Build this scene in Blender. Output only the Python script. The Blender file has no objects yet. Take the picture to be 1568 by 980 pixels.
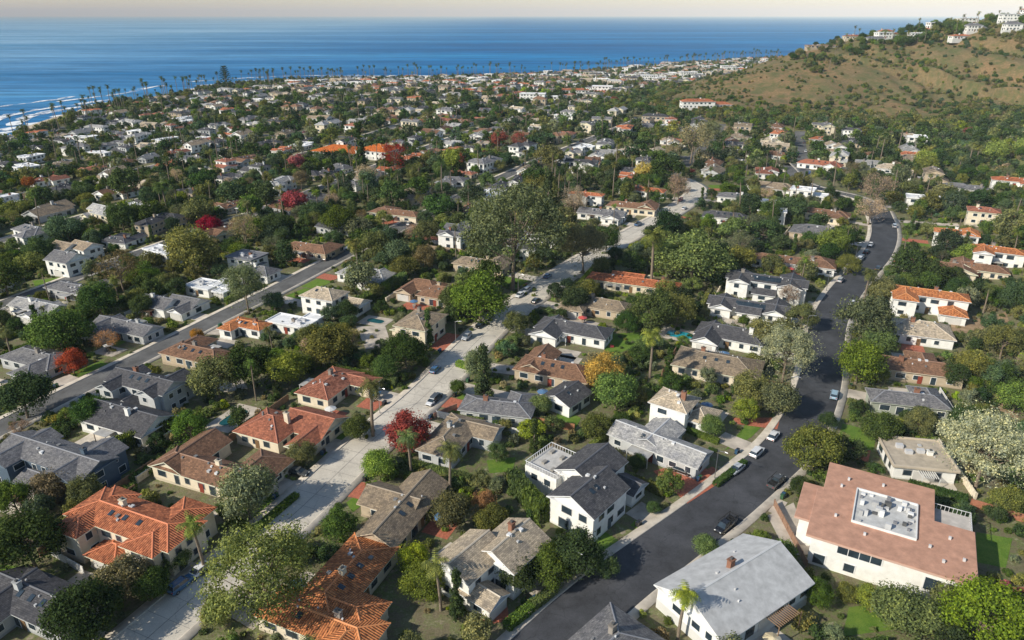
import bpy, math, random, time
import numpy as np
T0=time.time()
random.seed(7); rng=np.random.default_rng(7)
R=math.radians
scene=bpy.context.scene
COL=scene.collection
def link(o): COL.objects.link(o); return o
# ---------------------------------------------------------------- camera model
F=1079.0; CU,CV=784.0,490.0; PITCH=R(23.4); CH=90.0
cp,sp=math.cos(PITCH),math.sin(PITCH)
def proj(x,y,z):
    zr=z-CH; fw=y*cp-zr*sp; up=y*sp+zr*cp
    if fw<1: return (-9999,9999)
    return (CU+F*x/fw, CV-F*up/fw)
def sstep(a,b,x):
    t=np.clip((x-a)/(b-a),0,1); return t*t*(3-2*t)
# ---------------------------------------------------------------- terrain
SEA=-20.0
COAST=[(-530,-700),(-515,300),(-498,699),(-520,797),(-538,911),(-521,1020),(-505,1150),(-492,1240),(-393,1335),(-175,1378),(86,1486),(328,1738),(527,1910),(823,2120),(1300,2300),(2600,2450)]
X0,X1,Y0,Y1,ST=-1000,1800,-300,2800,4
gx=np.arange(X0,X1+1,ST,dtype=float); gy=np.arange(Y0,Y1+1,ST,dtype=float)
GX,GY=np.meshgrid(gx,gy)
def segdist(GX,GY,pts):
    best=np.full(GX.shape,1e9); par=np.zeros(GX.shape); side=np.zeros(GX.shape)
    for i in range(len(pts)-1):
        ax,ay=pts[i][:2]; bx,by=pts[i+1][:2]
        dx,dy=bx-ax,by-ay; L2=dx*dx+dy*dy
        t=np.clip(((GX-ax)*dx+(GY-ay)*dy)/L2,0,1)
        d=np.hypot(GX-ax-t*dx,GY-ay-t*dy)
        m=d<best
        best=np.where(m,d,best); par=np.where(m,i+t,par); side=np.where(m,(GX-ax)*dy-(GY-ay)*dx,side)
    return best,par,side
def vnoise(X,Y,s,seed):
    r=np.random.default_rng(seed).random((256,256))
    x=X/s; y=Y/s; xi=np.floor(x).astype(int); yi=np.floor(y).astype(int); fx=x-xi; fy=y-yi
    fx=fx*fx*(3-2*fx); fy=fy*fy*(3-2*fy)
    a=r[yi%256,xi%256]; b=r[yi%256,(xi+1)%256]; c=r[(yi+1)%256,xi%256]; d=r[(yi+1)%256,(xi+1)%256]
    return (a*(1-fx)+b*fx)*(1-fy)+(c*(1-fx)+d*fx)*fy
cd,_,side=segdist(GX,GY,COAST)
D=np.where(side>0,cd,-cd)+(vnoise(GX,GY,40,3)-.5)*22
land=-15*(1-sstep(20,520,D))
land=np.where(D<14,-26+11*sstep(-26,14,D),land)
land=np.where(D<-26,-26,land)
RIDGE=[(150,640,0),(237,750,18),(333,850,52),(380,872,63),(480,880,72),(620,860,86),(1000,800,110),(1800,700,130)]
rd,rp,rs=segdist(GX,GY,RIDGE)
zr=np.interp(rp,range(len(RIDGE)),[p[2] for p in RIDGE])
w=np.where(rs>0,350.0,190.0)
t=np.clip(1-rd/w,0,1)
hill=zr*(0.45*t+0.55*t*t*(3-2*t))
gul=np.abs(vnoise(GX+GY*.35,GY*.35,46,5)-.5)*2+.5*np.abs(vnoise(GX,GY*.6,21,6)-.5)*2
hill=hill+np.clip(hill/22,0,1)*(gul-.7)*18*np.clip(1.12-t,0,1)*1.3
xr=115+.45*(GY-130)
slope=np.clip(GX-xr,0,None)
slope=.26*slope*slope/(slope+25); slope=50*(1-np.exp(-slope/50))
slope*=1-sstep(420,640,GY)*.6
HG=land+np.maximum(hill,0)+slope
HILL=hill; SLOPE=slope
def bil(A,x,y):
    a=(x-X0)/ST; b=(y-Y0)/ST
    a=min(max(a,0),A.shape[1]-1.001); b=min(max(b,0),A.shape[0]-1.001)
    i=int(a); j=int(b); a-=i; b-=j
    return (A[j,i]*(1-a)+A[j,i+1]*a)*(1-b)+(A[j+1,i]*(1-a)+A[j+1,i+1]*a)*b
def h(x,y): return float(bil(HG,x,y))
def G(u,v,k=0.0):
    """survey conversion: where a sight line to a feature k metres above ground meets the terrain"""
    dy=F*cp+(CV-v)*sp; dz=-F*sp+(CV-v)*cp; dx=u-CU
    dx/=dy; dz/=dy
    Y=50.0; prev=Y
    while Y<2700:
        if CH+dz*Y < h(dx*Y,Y)+k: break
        prev=Y; Y+=max(1.5,Y*.012)
    lo,hi=prev,Y
    for _ in range(14):
        m=(lo+hi)/2
        if CH+dz*m<h(dx*m,m)+k: hi=m
        else: lo=m
    return (dx*hi,hi)
# occupancy raster (1 m)
OX,OY=-700,-100
occ=np.zeros((2300,1900),np.uint8)
def omark_rect(cx,cy,L,W,ang,val):
    r=math.hypot(L,W)/2+1; c,s=math.cos(ang),math.sin(ang)
    i0,i1=max(0,int(cx-r-OX)),min(occ.shape[1],int(cx+r-OX)+1); j0,j1=max(0,int(cy-r-OY)),min(occ.shape[0],int(cy+r-OY)+1)
    if i0>=i1 or j0>=j1: return None
    xx,yy=np.meshgrid(np.arange(i0,i1)+OX+.5-cx,np.arange(j0,j1)+OY+.5-cy)
    m=(abs(xx*c+yy*s)<L/2)&(abs(-xx*s+yy*c)<W/2)
    if val is None: return bool((occ[j0:j1,i0:i1][m]>0).any())
    sub=occ[j0:j1,i0:i1]; sub[m]=np.maximum(sub[m],val)
def omark_line(pts,w,val):
    for a,b in zip(pts[:-1],pts[1:]):
        dx,dy=b[0]-a[0],b[1]-a[1]; L=math.hypot(dx,dy)
        omark_rect((a[0]+b[0])/2,(a[1]+b[1])/2,L+w*.6,w,math.atan2(dy,dx),val)
def oat(x,y):
    i=int(x-OX); j=int(y-OY)
    if 0<=i<occ.shape[1] and 0<=j<occ.shape[0]: return occ[j,i]
    return 9
def ofree(x,y,r):
    i=int(x-OX); j=int(y-OY); r=int(r)
    if i-r<0 or j-r<0 or i+r>=occ.shape[1] or j+r>=occ.shape[0]: return False
    return not occ[j-r:j+r+1,i-r:i+r+1].any()
# ---------------------------------------------------------------- materials
def newmat(name):
    m=bpy.data.materials.new(name); m.use_nodes=True; nt=m.node_tree
    for n in list(nt.nodes): nt.nodes.remove(n)
    out=nt.nodes.new('ShaderNodeOutputMaterial'); return m,nt,out
def N(nt,t,**kw):
    n=nt.nodes.new(t)
    for k,v in kw.items():
        if k in n.inputs: n.inputs[k].default_value=v
        else: setattr(n,k,v)
    return n
def L(nt,a,b): nt.links.new(a,b)
def mixc(nt,fac,a,b,blend='MIX'):
    n=nt.nodes.new('ShaderNodeMix'); n.data_type='RGBA'; n.blend_type=blend
    for s,val in ((0,fac),(6,a),(7,b)):
        if hasattr(val,'is_output'): nt.links.new(val,n.inputs[s])
        elif s==0: n.inputs[0].default_value=val
        else: n.inputs[s].default_value=(*val,1) if len(val)==3 else val
    return n.outputs[2]
def ramp(nt,src,stops):
    n=nt.nodes.new('ShaderNodeValToRGB'); e=n.color_ramp.elements
    while len(e)<len(stops): e.new(.5)
    for el,(p,c) in zip(e,stops):
        el.position=p; el.color=(*c,1) if not isinstance(c,(int,float)) else (c,c,c,1)
    nt.links.new(src,n.inputs[0]); return n.outputs[0]
def noise(nt,scale,detail=4,coord='Object',vec=None,rough=.55):
    if vec is None:
        tc=nt.nodes.new('ShaderNodeTexCoord'); vec=tc.outputs[coord]
    n=N(nt,'ShaderNodeTexNoise',Scale=scale,Detail=detail,Roughness=rough); nt.links.new(vec,n.inputs['Vector']); return n.outputs['Fac']
def wpos(nt): return nt.nodes.new('ShaderNodeNewGeometry').outputs['Position']
def bsdf(nt,out,col,rough=.8,spec=.3,bump=None,bs=.3,bd=.05,metal=0):
    b=nt.nodes.new('ShaderNodeBsdfPrincipled')
    if hasattr(col,'is_output'): L(nt,col,b.inputs['Base Color'])
    else: b.inputs['Base Color'].default_value=(*col,1)
    b.inputs['Roughness'].default_value=rough; b.inputs['Specular IOR Level'].default_value=spec; b.inputs['Metallic'].default_value=metal
    if bump is not None:
        bn=N(nt,'ShaderNodeBump',Strength=bs,Distance=bd); L(nt,bump,bn.inputs['Height']); L(nt,bn.outputs[0],b.inputs['Normal'])
    L(nt,b.outputs[0],out.inputs[0]); return b
def simple(name,col,rough=.8,var=.25,scale=1.2,spec=.3,metal=0):
    m,nt,o=newmat(name); n=noise(nt,scale,5,vec=wpos(nt))
    c=mixc(nt,ramp(nt,n,[(.3,0.),(.7,1.)]),[x*(1-var) for x in col],[min(1,x*(1+var)) for x in col]); bsdf(nt,o,c,rough,spec,n,.2,metal=metal); return m
def attrcol(nt):
    a=nt.nodes.new('ShaderNodeAttribute'); a.attribute_name='Col'; return a.outputs['Color']
def m_wall():
    m,nt,o=newmat('stucco_wall'); n=noise(nt,.7,6,vec=wpos(nt))
    c=mixc(nt,1.0,attrcol(nt),ramp(nt,n,[(.3,(.84,.83,.81)),(.65,(1,1,1))]),'MULTIPLY'); bsdf(nt,o,c,.9,.2,n); return m
def m_shingle():
    m,nt,o=newmat('shingle_roof'); uv=nt.nodes.new('ShaderNodeTexCoord').outputs['UV']
    br=N(nt,'ShaderNodeTexBrick',Scale=1.0); br.inputs['Brick Width'].default_value=.55; br.inputs['Row Height'].default_value=.3; br.inputs['Mortar Size'].default_value=.02
    br.inputs['Color1'].default_value=(.68,.68,.68,1); br.inputs['Color2'].default_value=(1.3,1.27,1.22,1); br.inputs['Mortar'].default_value=(.45,.45,.45,1); br.inputs['Bias'].default_value=0
    L(nt,uv,br.inputs['Vector'])
    mp=N(nt,'ShaderNodeMapping'); mp.inputs['Scale'].default_value=(1.6,.25,1); L(nt,uv,mp.inputs['Vector'])
    n=noise(nt,.35,6,vec=wpos(nt),rough=.7); n2=noise(nt,1.5,5,vec=mp.outputs[0],rough=.7)
    c=mixc(nt,1.0,attrcol(nt),br.outputs[0],'MULTIPLY'); c=mixc(nt,1.0,c,ramp(nt,n,[(.3,(.7,.7,.74)),(.7,(1.25,1.2,1.1))]),'MULTIPLY')
    c=mixc(nt,1.0,c,ramp(nt,n2,[(.3,.75),(.7,1.2)]),'MULTIPLY')
    bsdf(nt,o,c,.85,.25,br.outputs[1],.4,.03); return m
def m_tile():
    m,nt,o=newmat('clay_tile_roof'); uv=nt.nodes.new('ShaderNodeTexCoord').outputs['UV']
    sx=nt.nodes.new('ShaderNodeSeparateXYZ'); L(nt,uv,sx.inputs[0])
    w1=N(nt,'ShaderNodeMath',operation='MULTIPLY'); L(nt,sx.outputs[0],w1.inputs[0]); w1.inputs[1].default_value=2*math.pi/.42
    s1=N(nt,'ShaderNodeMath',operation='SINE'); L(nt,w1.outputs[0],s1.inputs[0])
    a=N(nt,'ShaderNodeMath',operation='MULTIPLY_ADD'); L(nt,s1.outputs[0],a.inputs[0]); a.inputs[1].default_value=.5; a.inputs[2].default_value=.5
    br=N(nt,'ShaderNodeTexBrick',Scale=1.0); br.offset=0; br.inputs['Brick Width'].default_value=.42; br.inputs['Row Height'].default_value=.5; br.inputs['Mortar Size'].default_value=.015
    br.inputs['Color1'].default_value=(.62,.58,.58,1); br.inputs['Color2'].default_value=(1.35,1.45,1.45,1); br.inputs['Mortar'].default_value=(.5,.5,.5,1)
    L(nt,uv,br.inputs['Vector'])
    n=noise(nt,.5,6,vec=wpos(nt),rough=.7)
    c=mixc(nt,1.0,attrcol(nt),br.outputs[0],'MULTIPLY'); c=mixc(nt,1.0,c,ramp(nt,n,[(.3,(.65,.68,.7)),(.7,(1.2,1.15,1.1))]),'MULTIPLY')
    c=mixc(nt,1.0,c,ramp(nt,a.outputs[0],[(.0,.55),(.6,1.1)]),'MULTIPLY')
    bsdf(nt,o,c,.8,.3,a.outputs[0],.8,.12); return m
def m_attr(name,rough,var=.12,scale=.6,metal=0,spec=.3):
    m,nt,o=newmat(name); n=noise(nt,scale,6,vec=wpos(nt),rough=.65)
    c=mixc(nt,1.0,attrcol(nt),ramp(nt,n,[(.3,1-var),(.7,1+var)]),'MULTIPLY'); bsdf(nt,o,c,rough,spec,n,.15,metal=metal); return m
def m_objcol(name,rough,spec=.5,coat=0):
    m,nt,o=newmat(name); oi=nt.nodes.new('ShaderNodeObjectInfo'); n=noise(nt,3,3,vec=wpos(nt))
    c=mixc(nt,1.0,oi.outputs['Color'],ramp(nt,n,[(.3,.9),(.7,1.05)]),'MULTIPLY'); b=bsdf(nt,o,c,rough,spec); b.inputs['Coat Weight'].default_value=coat; return m
def m_foliage(col=None):
    m,nt,o=newmat('foliage'); oi=nt.nodes.new('ShaderNodeObjectInfo'); g=nt.nodes.new('ShaderNodeNewGeometry')
    hs=nt.nodes.new('ShaderNodeHueSaturation')
    if col is None: L(nt,oi.outputs['Color'],hs.inputs['Color'])
    else: hs.inputs['Color'].default_value=(*col,1)
    def ma(src,a,b):
        x=N(nt,'ShaderNodeMath',operation='MULTIPLY_ADD'); L(nt,src,x.inputs[0]); x.inputs[1].default_value=a; x.inputs[2].default_value=b; return x.outputs[0]
    L(nt,ma(oi.outputs['Random'],.045,.48),hs.inputs['Hue'])
    r2=N(nt,'ShaderNodeMath',operation='FRACT'); L(nt,ma(oi.outputs['Random'],37.7,0),r2.inputs[0])
    L(nt,ma(r2.outputs[0],.7,.72),hs.inputs['Value'])
    r3=N(nt,'ShaderNodeMath',operation='FRACT'); L(nt,ma(oi.outputs['Random'],91.3,0),r3.inputs[0])
    L(nt,ma(r3.outputs[0],.35,.75),hs.inputs['Saturation'])
    c=mixc(nt,1.0,hs.outputs[0],ramp(nt,g.outputs['Random Per Island'],[(0,(.5,.55,.6)),(.7,(1.05,1.05,1.0)),(1,(1.65,1.55,1.2))]),'MULTIPLY')
    n=noise(nt,.6,3,vec=wpos(nt)); c=mixc(nt,1.0,c,ramp(nt,n,[(.3,(.66,.74,.8)),(.7,(1.35,1.26,1.0))]),'MULTIPLY')
    d=nt.nodes.new('ShaderNodeBsdfDiffuse'); L(nt,c,d.inputs[0])
    tr=nt.nodes.new('ShaderNodeBsdfTranslucent'); c2=mixc(nt,1.0,c,(1.3,1.35,.5),'MULTIPLY'); L(nt,c2,tr.inputs[0])
    mx=nt.nodes.new('ShaderNodeMixShader'); mx.inputs[0].default_value=.22; L(nt,d.outputs[0],mx.inputs[1]); L(nt,tr.outputs[0],mx.inputs[2]); L(nt,mx.outputs[0],o.inputs[0]); return m
M={}
M['wall']=m_wall(); M['shingle']=m_shingle(); M['tile']=m_tile(); M['flat']=m_attr('flat_roof',.85,.22); M['trim']=m_attr('painted_trim',.6,.06)
M['glass']=simple('window_glass',(.03,.045,.06),.08,.4,.5,.8); M['foliage']=m_foliage()
M['bark']=simple('bark',(.22,.17,.125),.95,.35,4); M['palmbark']=simple('palm_bark',(.22,.175,.13),.95,.35,5)
M['paint']=m_objcol('car_paint',.25,.6,.6); M['tyre']=simple('tyre',(.02,.02,.02),.9); M['chrome']=simple('hub_metal',(.5,.5,.52),.3,.1,3,.5,.9)
M['lampw']=simple('headlamp',(.8,.8,.78),.2); M['lampr']=simple('tail_lamp',(.4,.02,.02),.3)
M['fence']=m_attr('fence_paint',.85,.25,2)
def m_asphalt(name,col,patch=.35):
    m,nt,o=newmat(name); w=wpos(nt); n=noise(nt,.12,6,vec=w,rough=.7); n2=noise(nt,6,3,vec=w)
    c=mixc(nt,ramp(nt,n,[(.35,0.0),(.65,1.0)]),[x*(1-patch) for x in col],[x*(1+patch) for x in col])
    c=mixc(nt,1.0,c,ramp(nt,n2,[(.3,.85),(.7,1.12)]),'MULTIPLY')
    v=N(nt,'ShaderNodeTexVoronoi',Scale=.16,feature='DISTANCE_TO_EDGE'); nv=N(nt,'ShaderNodeTexNoise',Scale=.4,Detail=4); L(nt,w,nv.inputs['Vector'])
    ad=N(nt,'ShaderNodeVectorMath',operation='MULTIPLY_ADD'); L(nt,nv.outputs['Color'],ad.inputs[0]); ad.inputs[1].default_value=(4,4,0); L(nt,w,ad.inputs[2]); L(nt,ad.outputs[0],v.inputs['Vector'])
    c=mixc(nt,ramp(nt,v.outputs[0],[(.0,.7),(.012,0.0)]),c,[x*.55 for x in col])
    bsdf(nt,o,c,.9,.3,n2,.2,.02); return m
M['asphalt']=m_asphalt('asphalt',(.06,.062,.07)); M['asphalt_old']=m_asphalt('old_asphalt',(.13,.128,.125)); M['concrete_road']=m_asphalt('concrete_road',(.6,.55,.47),.14)
M['pave']=simple('pavement_concrete',(.58,.52,.44),.9,.2,.6)
M['brickpave']=simple('brick_paving',(.42,.14,.085),.9,.3,2); M['drive']=simple('driveway_concrete',(.5,.44,.37),.9,.3,.3)
M['soil']=simple('bare_soil',(.34,.235,.14),.95,.3,.4)
def m_lawn():
    m,nt,o=newmat('lawn_grass'); w=wpos(nt); n=noise(nt,.35,5,vec=w,rough=.7); n2=noise(nt,9,3,vec=w)
    c=mixc(nt,ramp(nt,n,[(.3,0.),(.7,1.)]),(.08,.17,.022),(.18,.26,.045)); c=mixc(nt,1.0,c,ramp(nt,n2,[(.25,.65),(.75,1.25)]),'MULTIPLY'); bsdf(nt,o,c,.95,.1,n2,.5,.08); return m
M['lawn']=m_lawn()
M['pool']=simple('pool_water',(.02,.34,.42),.05,.15,1.0,.6); M['poolblue']=simple('pool_water_deep',(.015,.10,.12),.05,.2,1.0,.6); M['coping']=simple('pool_coping',(.5,.45,.38),.8,.15)
def m_ground():
    m,nt,o=newmat('ground'); w=wpos(nt)
    n=noise(nt,.045,6,vec=w,rough=.7); n2=noise(nt,.5,5,vec=w,rough=.7); n3=noise(nt,3.5,4,vec=w); n4=noise(nt,.07,7,vec=w,rough=.75); n5=noise(nt,.02,5,vec=w,rough=.65)
    c=ramp(nt,n2,[(.3,(.08,.10,.03)),(.45,(.17,.145,.085)),(.55,(.12,.165,.04)),(.68,(.34,.285,.21))])
    c=mixc(nt,ramp(nt,n,[(.4,0.),(.6,.5)]),c,(.23,.19,.14))
    hc=ramp(nt,n2,[(.28,(.115,.098,.05)),(.45,(.18,.138,.075)),(.6,(.24,.172,.098)),(.75,(.31,.23,.145))])
    hc=mixc(nt,1.0,hc,ramp(nt,n5,[(.35,(.78,.88,.78)),(.65,(1.18,1.03,.93))]),'MULTIPLY')
    hc=mixc(nt,ramp(nt,n4,[(.42,0.85),(.54,0.)]),hc,(.10,.112,.042))
    a=nt.nodes.new('ShaderNodeAttribute'); a.attribute_name='hill'
    c=mixc(nt,a.outputs['Fac'],c,hc)
    g=nt.nodes.new('ShaderNodeAttribute'); g.attribute_name='grass'
    c=mixc(nt,g.outputs['Fac'],c,mixc(nt,ramp(nt,n2,[(.4,0.),(.65,1.)]),(.14,.19,.04),(.3,.24,.13)))
    b=nt.nodes.new('ShaderNodeAttribute'); b.attribute_name='sand'
    c=mixc(nt,b.outputs['Fac'],c,(.5,.42,.31))
    c=mixc(nt,1.0,c,ramp(nt,n3,[(.3,.75),(.7,1.2)]),'MULTIPLY')
    bsdf(nt,o,c,.95,.15,n2,.5,.4); return m
M['ground']=m_ground()
def m_sea():
    m,nt,o=newmat('sea_water'); w=wpos(nt)
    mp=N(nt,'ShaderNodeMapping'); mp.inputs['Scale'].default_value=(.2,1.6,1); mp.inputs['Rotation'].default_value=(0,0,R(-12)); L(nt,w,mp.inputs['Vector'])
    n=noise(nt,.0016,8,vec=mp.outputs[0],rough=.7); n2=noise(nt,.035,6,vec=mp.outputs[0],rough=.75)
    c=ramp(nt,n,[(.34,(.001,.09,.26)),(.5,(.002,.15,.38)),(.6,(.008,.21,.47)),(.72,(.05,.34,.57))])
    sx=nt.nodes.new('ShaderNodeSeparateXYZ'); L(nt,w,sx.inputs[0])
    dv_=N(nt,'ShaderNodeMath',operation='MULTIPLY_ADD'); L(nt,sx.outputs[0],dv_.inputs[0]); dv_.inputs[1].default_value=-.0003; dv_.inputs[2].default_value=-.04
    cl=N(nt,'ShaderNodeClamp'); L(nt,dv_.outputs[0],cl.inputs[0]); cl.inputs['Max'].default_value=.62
    c=mixc(nt,cl.outputs[0],c,mixc(nt,ramp(nt,n,[(.4,0.),(.6,1.)]),(.08,.29,.46),(.4,.58,.7)))  # paler streaks towards the left: reflection painted into the water colour
    c=mixc(nt,1.0,c,ramp(nt,n2,[(.35,.65),(.65,1.35)]),'MULTIPLY')
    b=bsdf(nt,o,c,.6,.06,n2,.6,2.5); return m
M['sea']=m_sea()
def m_foam():
    m,nt,o=newmat('sea_foam'); w=wpos(nt); mp=N(nt,'ShaderNodeMapping'); mp.inputs['Scale'].default_value=(1,.35,1); L(nt,w,mp.inputs['Vector'])
    n=noise(nt,.09,7,vec=mp.outputs[0],rough=.75)
    d=N(nt,'ShaderNodeBsdfDiffuse'); d.inputs[0].default_value=(.85,.88,.9,1); t=nt.nodes.new('ShaderNodeBsdfTransparent'); mx=nt.nodes.new('ShaderNodeMixShader')
    L(nt,ramp(nt,n,[(.42,0.),(.54,1.)]),mx.inputs[0]); L(nt,t.outputs[0],mx.inputs[1]); L(nt,d.outputs[0],mx.inputs[2]); L(nt,mx.outputs[0],o.inputs[0]); return m
M['foam']=m_foam()
# ---------------------------------------------------------------- mesh builders
def npmesh(name,V,Fq,mi,mats,smooth=False):
    me=bpy.data.meshes.new(name); V=np.asarray(V,np.float32); Fq=np.asarray(Fq,np.int32)
    k=Fq.shape[1]
    me.vertices.add(len(V)); me.vertices.foreach_set('co',V.ravel())
    me.loops.add(Fq.size); me.loops.foreach_set('vertex_index',Fq.ravel())
    me.polygons.add(len(Fq)); me.polygons.foreach_set('loop_start',np.arange(len(Fq),dtype=np.int32)*k)
    if mi is not None: me.polygons.foreach_set('material_index',np.asarray(mi,np.int32))
    if smooth: me.polygons.foreach_set('use_smooth',np.ones(len(Fq),bool))
    for x in mats: me.materials.append(x)
    me.update(calc_edges=True); me.validate(); return me
class MB:
    def __init__(s): s.v=[]; s.f=[]; s.m=[]; s.c=[]
    def poly(s,pts,mat,col=(1,1,1)):
        i=len(s.v); s.v.extend(pts); s.f.append(tuple(range(i,i+len(pts)))); s.m.append(mat); s.c.append(col)
    def box(s,x0,x1,y0,y1,z0,z1,mat,col=(1,1,1),bottom=False):
        p=[(x0,y0,z0),(x1,y0,z0),(x1,y1,z0),(x0,y1,z0),(x0,y0,z1),(x1,y0,z1),(x1,y1,z1),(x0,y1,z1)]
        fs=[(4,5,6,7),(0,1,5,4),(1,2,6,5),(2,3,7,6),(3,0,4,7)]
        if bottom: fs.append((3,2,1,0))
        for f in fs: s.poly([p[k] for k in f],mat,col)
    def cap(s,p,q,col,w=.2,mat='trim'):
        p=np.array(p,float); q=np.array(q,float); d=q-p; l=math.hypot(d[0],d[1])
        if l<.2: return
        n=np.array([d[1]/l,-d[0]/l,0])*w; up=np.array([0,0,.11]); dn=np.array([0,0,-.02 if abs(d[2])<.1 else .02])
        s.poly([tuple(p+n+dn),tuple(q+n+dn),tuple(q+up),tuple(p+up)],mat,col); s.poly([tuple(p+up),tuple(q+up),tuple(q-n+dn),tuple(p-n+dn)],mat,col)
    def mesh(s,name):
        me=bpy.data.meshes.new(name); me.from_pydata(s.v,[],s.f)
        names=[]
        for x in s.m:
            if x not in names: names.append(x)
        for x in names: me.materials.append(M[x])
        ix={x:i for i,x in enumerate(names)}
        me.polygons.foreach_set('material_index',[ix[x] for x in s.m])
        ca=me.attributes.new('Col','FLOAT_COLOR','FACE'); ca.data.foreach_set('color',np.array([(*c,1) for c in s.c],np.float32).ravel())
        uvl=me.uv_layers.new(name='UVMap'); uv=[]
        V=s.v
        for f in s.f:
            (ax,ay,az),(bx,by,bz),(cx,cy,cz)=V[f[0]],V[f[1]],V[f[2]]
            ux,uy,uz=bx-ax,by-ay,bz-az; vx,vy,vz=cx-ax,cy-ay,cz-az
            nx,ny,nz=uy*vz-uz*vy,uz*vx-ux*vz,ux*vy-uy*vx; l=math.sqrt(nx*nx+ny*ny+nz*nz) or 1; nx/=l;ny/=l;nz/=l
            le=math.hypot(nx,ny)
            if le>1e-3: ex,ey=-ny/le,nx/le
            else: ex,ey=1.,0.
            gx_,gy_,gz_=-nz*ey,nz*ex,nx*ey-ny*ex
            for k in f: p=V[k]; uv.extend((p[0]*ex+p[1]*ey,p[0]*gx_+p[1]*gy_+p[2]*gz_))
        uvl.data.foreach_set('uv',uv)
        me.update(); return me
# ---------------------------------------------------------------- houses
def roof_block(b,cx,cy,Lx,Wy,z,kind,pitch,mat,col,wcol,o=.55,caps=True):
    x0,x1,y0,y1=cx-Lx/2-o,cx+Lx/2+o,cy-Wy/2-o,cy+Wy/2+o
    alongx=(x1-x0)>=(y1-y0)
    hw=(min(x1-x0,y1-y0))/2; rz=z+hw*pitch
    ins=hw if kind=='hip' else 0.0
    th=.22
    fc=tuple(min(.75,c*1.0+.05) for c in wcol)
    b['trim'].box(x0+.02,x1-.02,y0+.02,y1-.02,z-th,z-.01,'trim',fc,True)
    if kind=='hip' and abs((x1-x0)-(y1-y0))<.6: ins=hw-.3
    rc=tuple(min(.7,c*1.3+.012) for c in col)
    if alongx:
        ym=(y0+y1)/2; A=(x0+ins,ym,rz); B=(x1-ins,ym,rz)
        b['roof'].poly([(x0,y0,z),(x1,y0,z),B,A],mat,col); b['roof'].poly([(x1,y1,z),(x0,y1,z),A,B],mat,col)
        if kind=='hip':
            b['roof'].poly([(x1,y0,z),(x1,y1,z),B],mat,col); b['roof'].poly([(x0,y1,z),(x0,y0,z),A],mat,col)
        else:
            for xx in (cx-Lx/2,cx+Lx/2):
                b['walls'].poly([(xx,y0+.05,z),(xx,y1-.05,z),(xx,ym,rz-.04)],'wall',wcol)
            for xx in (x0,x1):
                for ya in (y0,y1):
                    b['trim'].poly([(xx,ya,z),(xx,ya,z-.22),(xx,ym,rz-.22),(xx,ym,rz-.01)],'trim',fc)
    else:
        xm=(x0+x1)/2; A=(xm,y0+ins,rz); B=(xm,y1-ins,rz)
        b['roof'].poly([(x1,y0,z),(x1,y1,z),B,A],mat,col); b['roof'].poly([(x0,y1,z),(x0,y0,z),A,B],mat,col)
        if kind=='hip':
            b['roof'].poly([(x0,y0,z),(x1,y0,z),A],mat,col); b['roof'].poly([(x1,y1,z),(x0,y1,z),B],mat,col)
        else:
            for yy in (cy-Wy/2,cy+Wy/2): b['walls'].poly([(x0+.05,yy,z),(x1-.05,yy,z),(xm,yy,rz-.04)],'wall',wcol)
            for yy in (y0,y1):
                for xa in (x0,x1):
                    b['trim'].poly([(xa,yy,z),(xa,yy,z-.22),(xm,yy,rz-.22),(xm,yy,rz-.01)],'trim',fc)
    if caps:
        b['roof'].cap(A,B,rc)
        if kind=='hip':
            if alongx: hp=(((x0,y0,z),A),((x0,y1,z),A),((x1,y0,z),B),((x1,y1,z),B))
            else: hp=(((x0,y0,z),A),((x1,y0,z),A),((x0,y1,z),B),((x1,y1,z),B))
            for p,q in hp: b['roof'].cap(p,q,rc,.16)
    return rz
def flat_block(b,cx,cy,Lx,Wy,z,col,wcol,o=.5,rim=True):
    x0,x1,y0,y1=cx-Lx/2-o,cx+Lx/2+o,cy-Wy/2-o,cy+Wy/2+o
    b['roof'].box(x0,x1,y0,y1,z-.3,z,'flat',col,True)
    if rim:
        rcol=tuple(min(.8,c*1.25) for c in col); e=.35
        b['trim'].box(x0+.02,x1-.02,y0+.02,y0+e,z+.004,z+.3,'trim',rcol); b['trim'].box(x0+.02,x1-.02,y1-e,y1-.02,z+.004,z+.3,'trim',rcol)
        b['trim'].box(x0+.02,x0+e,y0+e+.01,y1-e-.01,z+.004,z+.28,'trim',rcol); b['trim'].box(x1-e,x1-.02,y0+e+.01,y1-e-.01,z+.004,z+.28,'trim',rcol)
    return z
def windows(b,cx,cy,Lx,Wy,storeys,rs,wcol,z0=0):
    tc=(.75,.75,.73) if sum(wcol)/3<.6 else (.35,.34,.33)
    if rs.random()<.5: tc=(.78,.78,.76)
    for side in range(4):
        ln=Lx if side<2 else Wy
        for st in range(storeys):
            zb=z0+st*2.9+.95
            x=-ln/2+1.3+rs.random()*.8
            while x<ln/2-2.2:
                ww=rs.choice([1.2,1.6,2.2]); hh=rs.choice([1.2,1.4])
                zz=zb
                if st==0 and rs.random()<.15: zz=z0+.1; hh=2.1
                def slab_(part,mat,col,grow,d0,d1):
                    a,c=x-grow,x+ww+grow; e,f=zz-grow,zz+hh+grow
                    if side==0: b[part].box(cx+a,cx+c,cy-Wy/2-d1,cy-Wy/2-d0,e,f,mat,col,True)
                    elif side==1: b[part].box(cx+a,cx+c,cy+Wy/2+d0,cy+Wy/2+d1,e,f,mat,col,True)
                    elif side==2: b[part].box(cx-Lx/2-d1,cx-Lx/2-d0,cy+a,cy+c,e,f,mat,col,True)
                    else: b[part].box(cx+Lx/2+d0,cx+Lx/2+d1,cy+a,cy+c,e,f,mat,col,True)
                slab_('windows','trim',tc,.12,-.02,.05); slab_('windows','glass',(1,1,1),0,.0,.065)
                x+=ww+1.1+rs.random()*1.6
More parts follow.
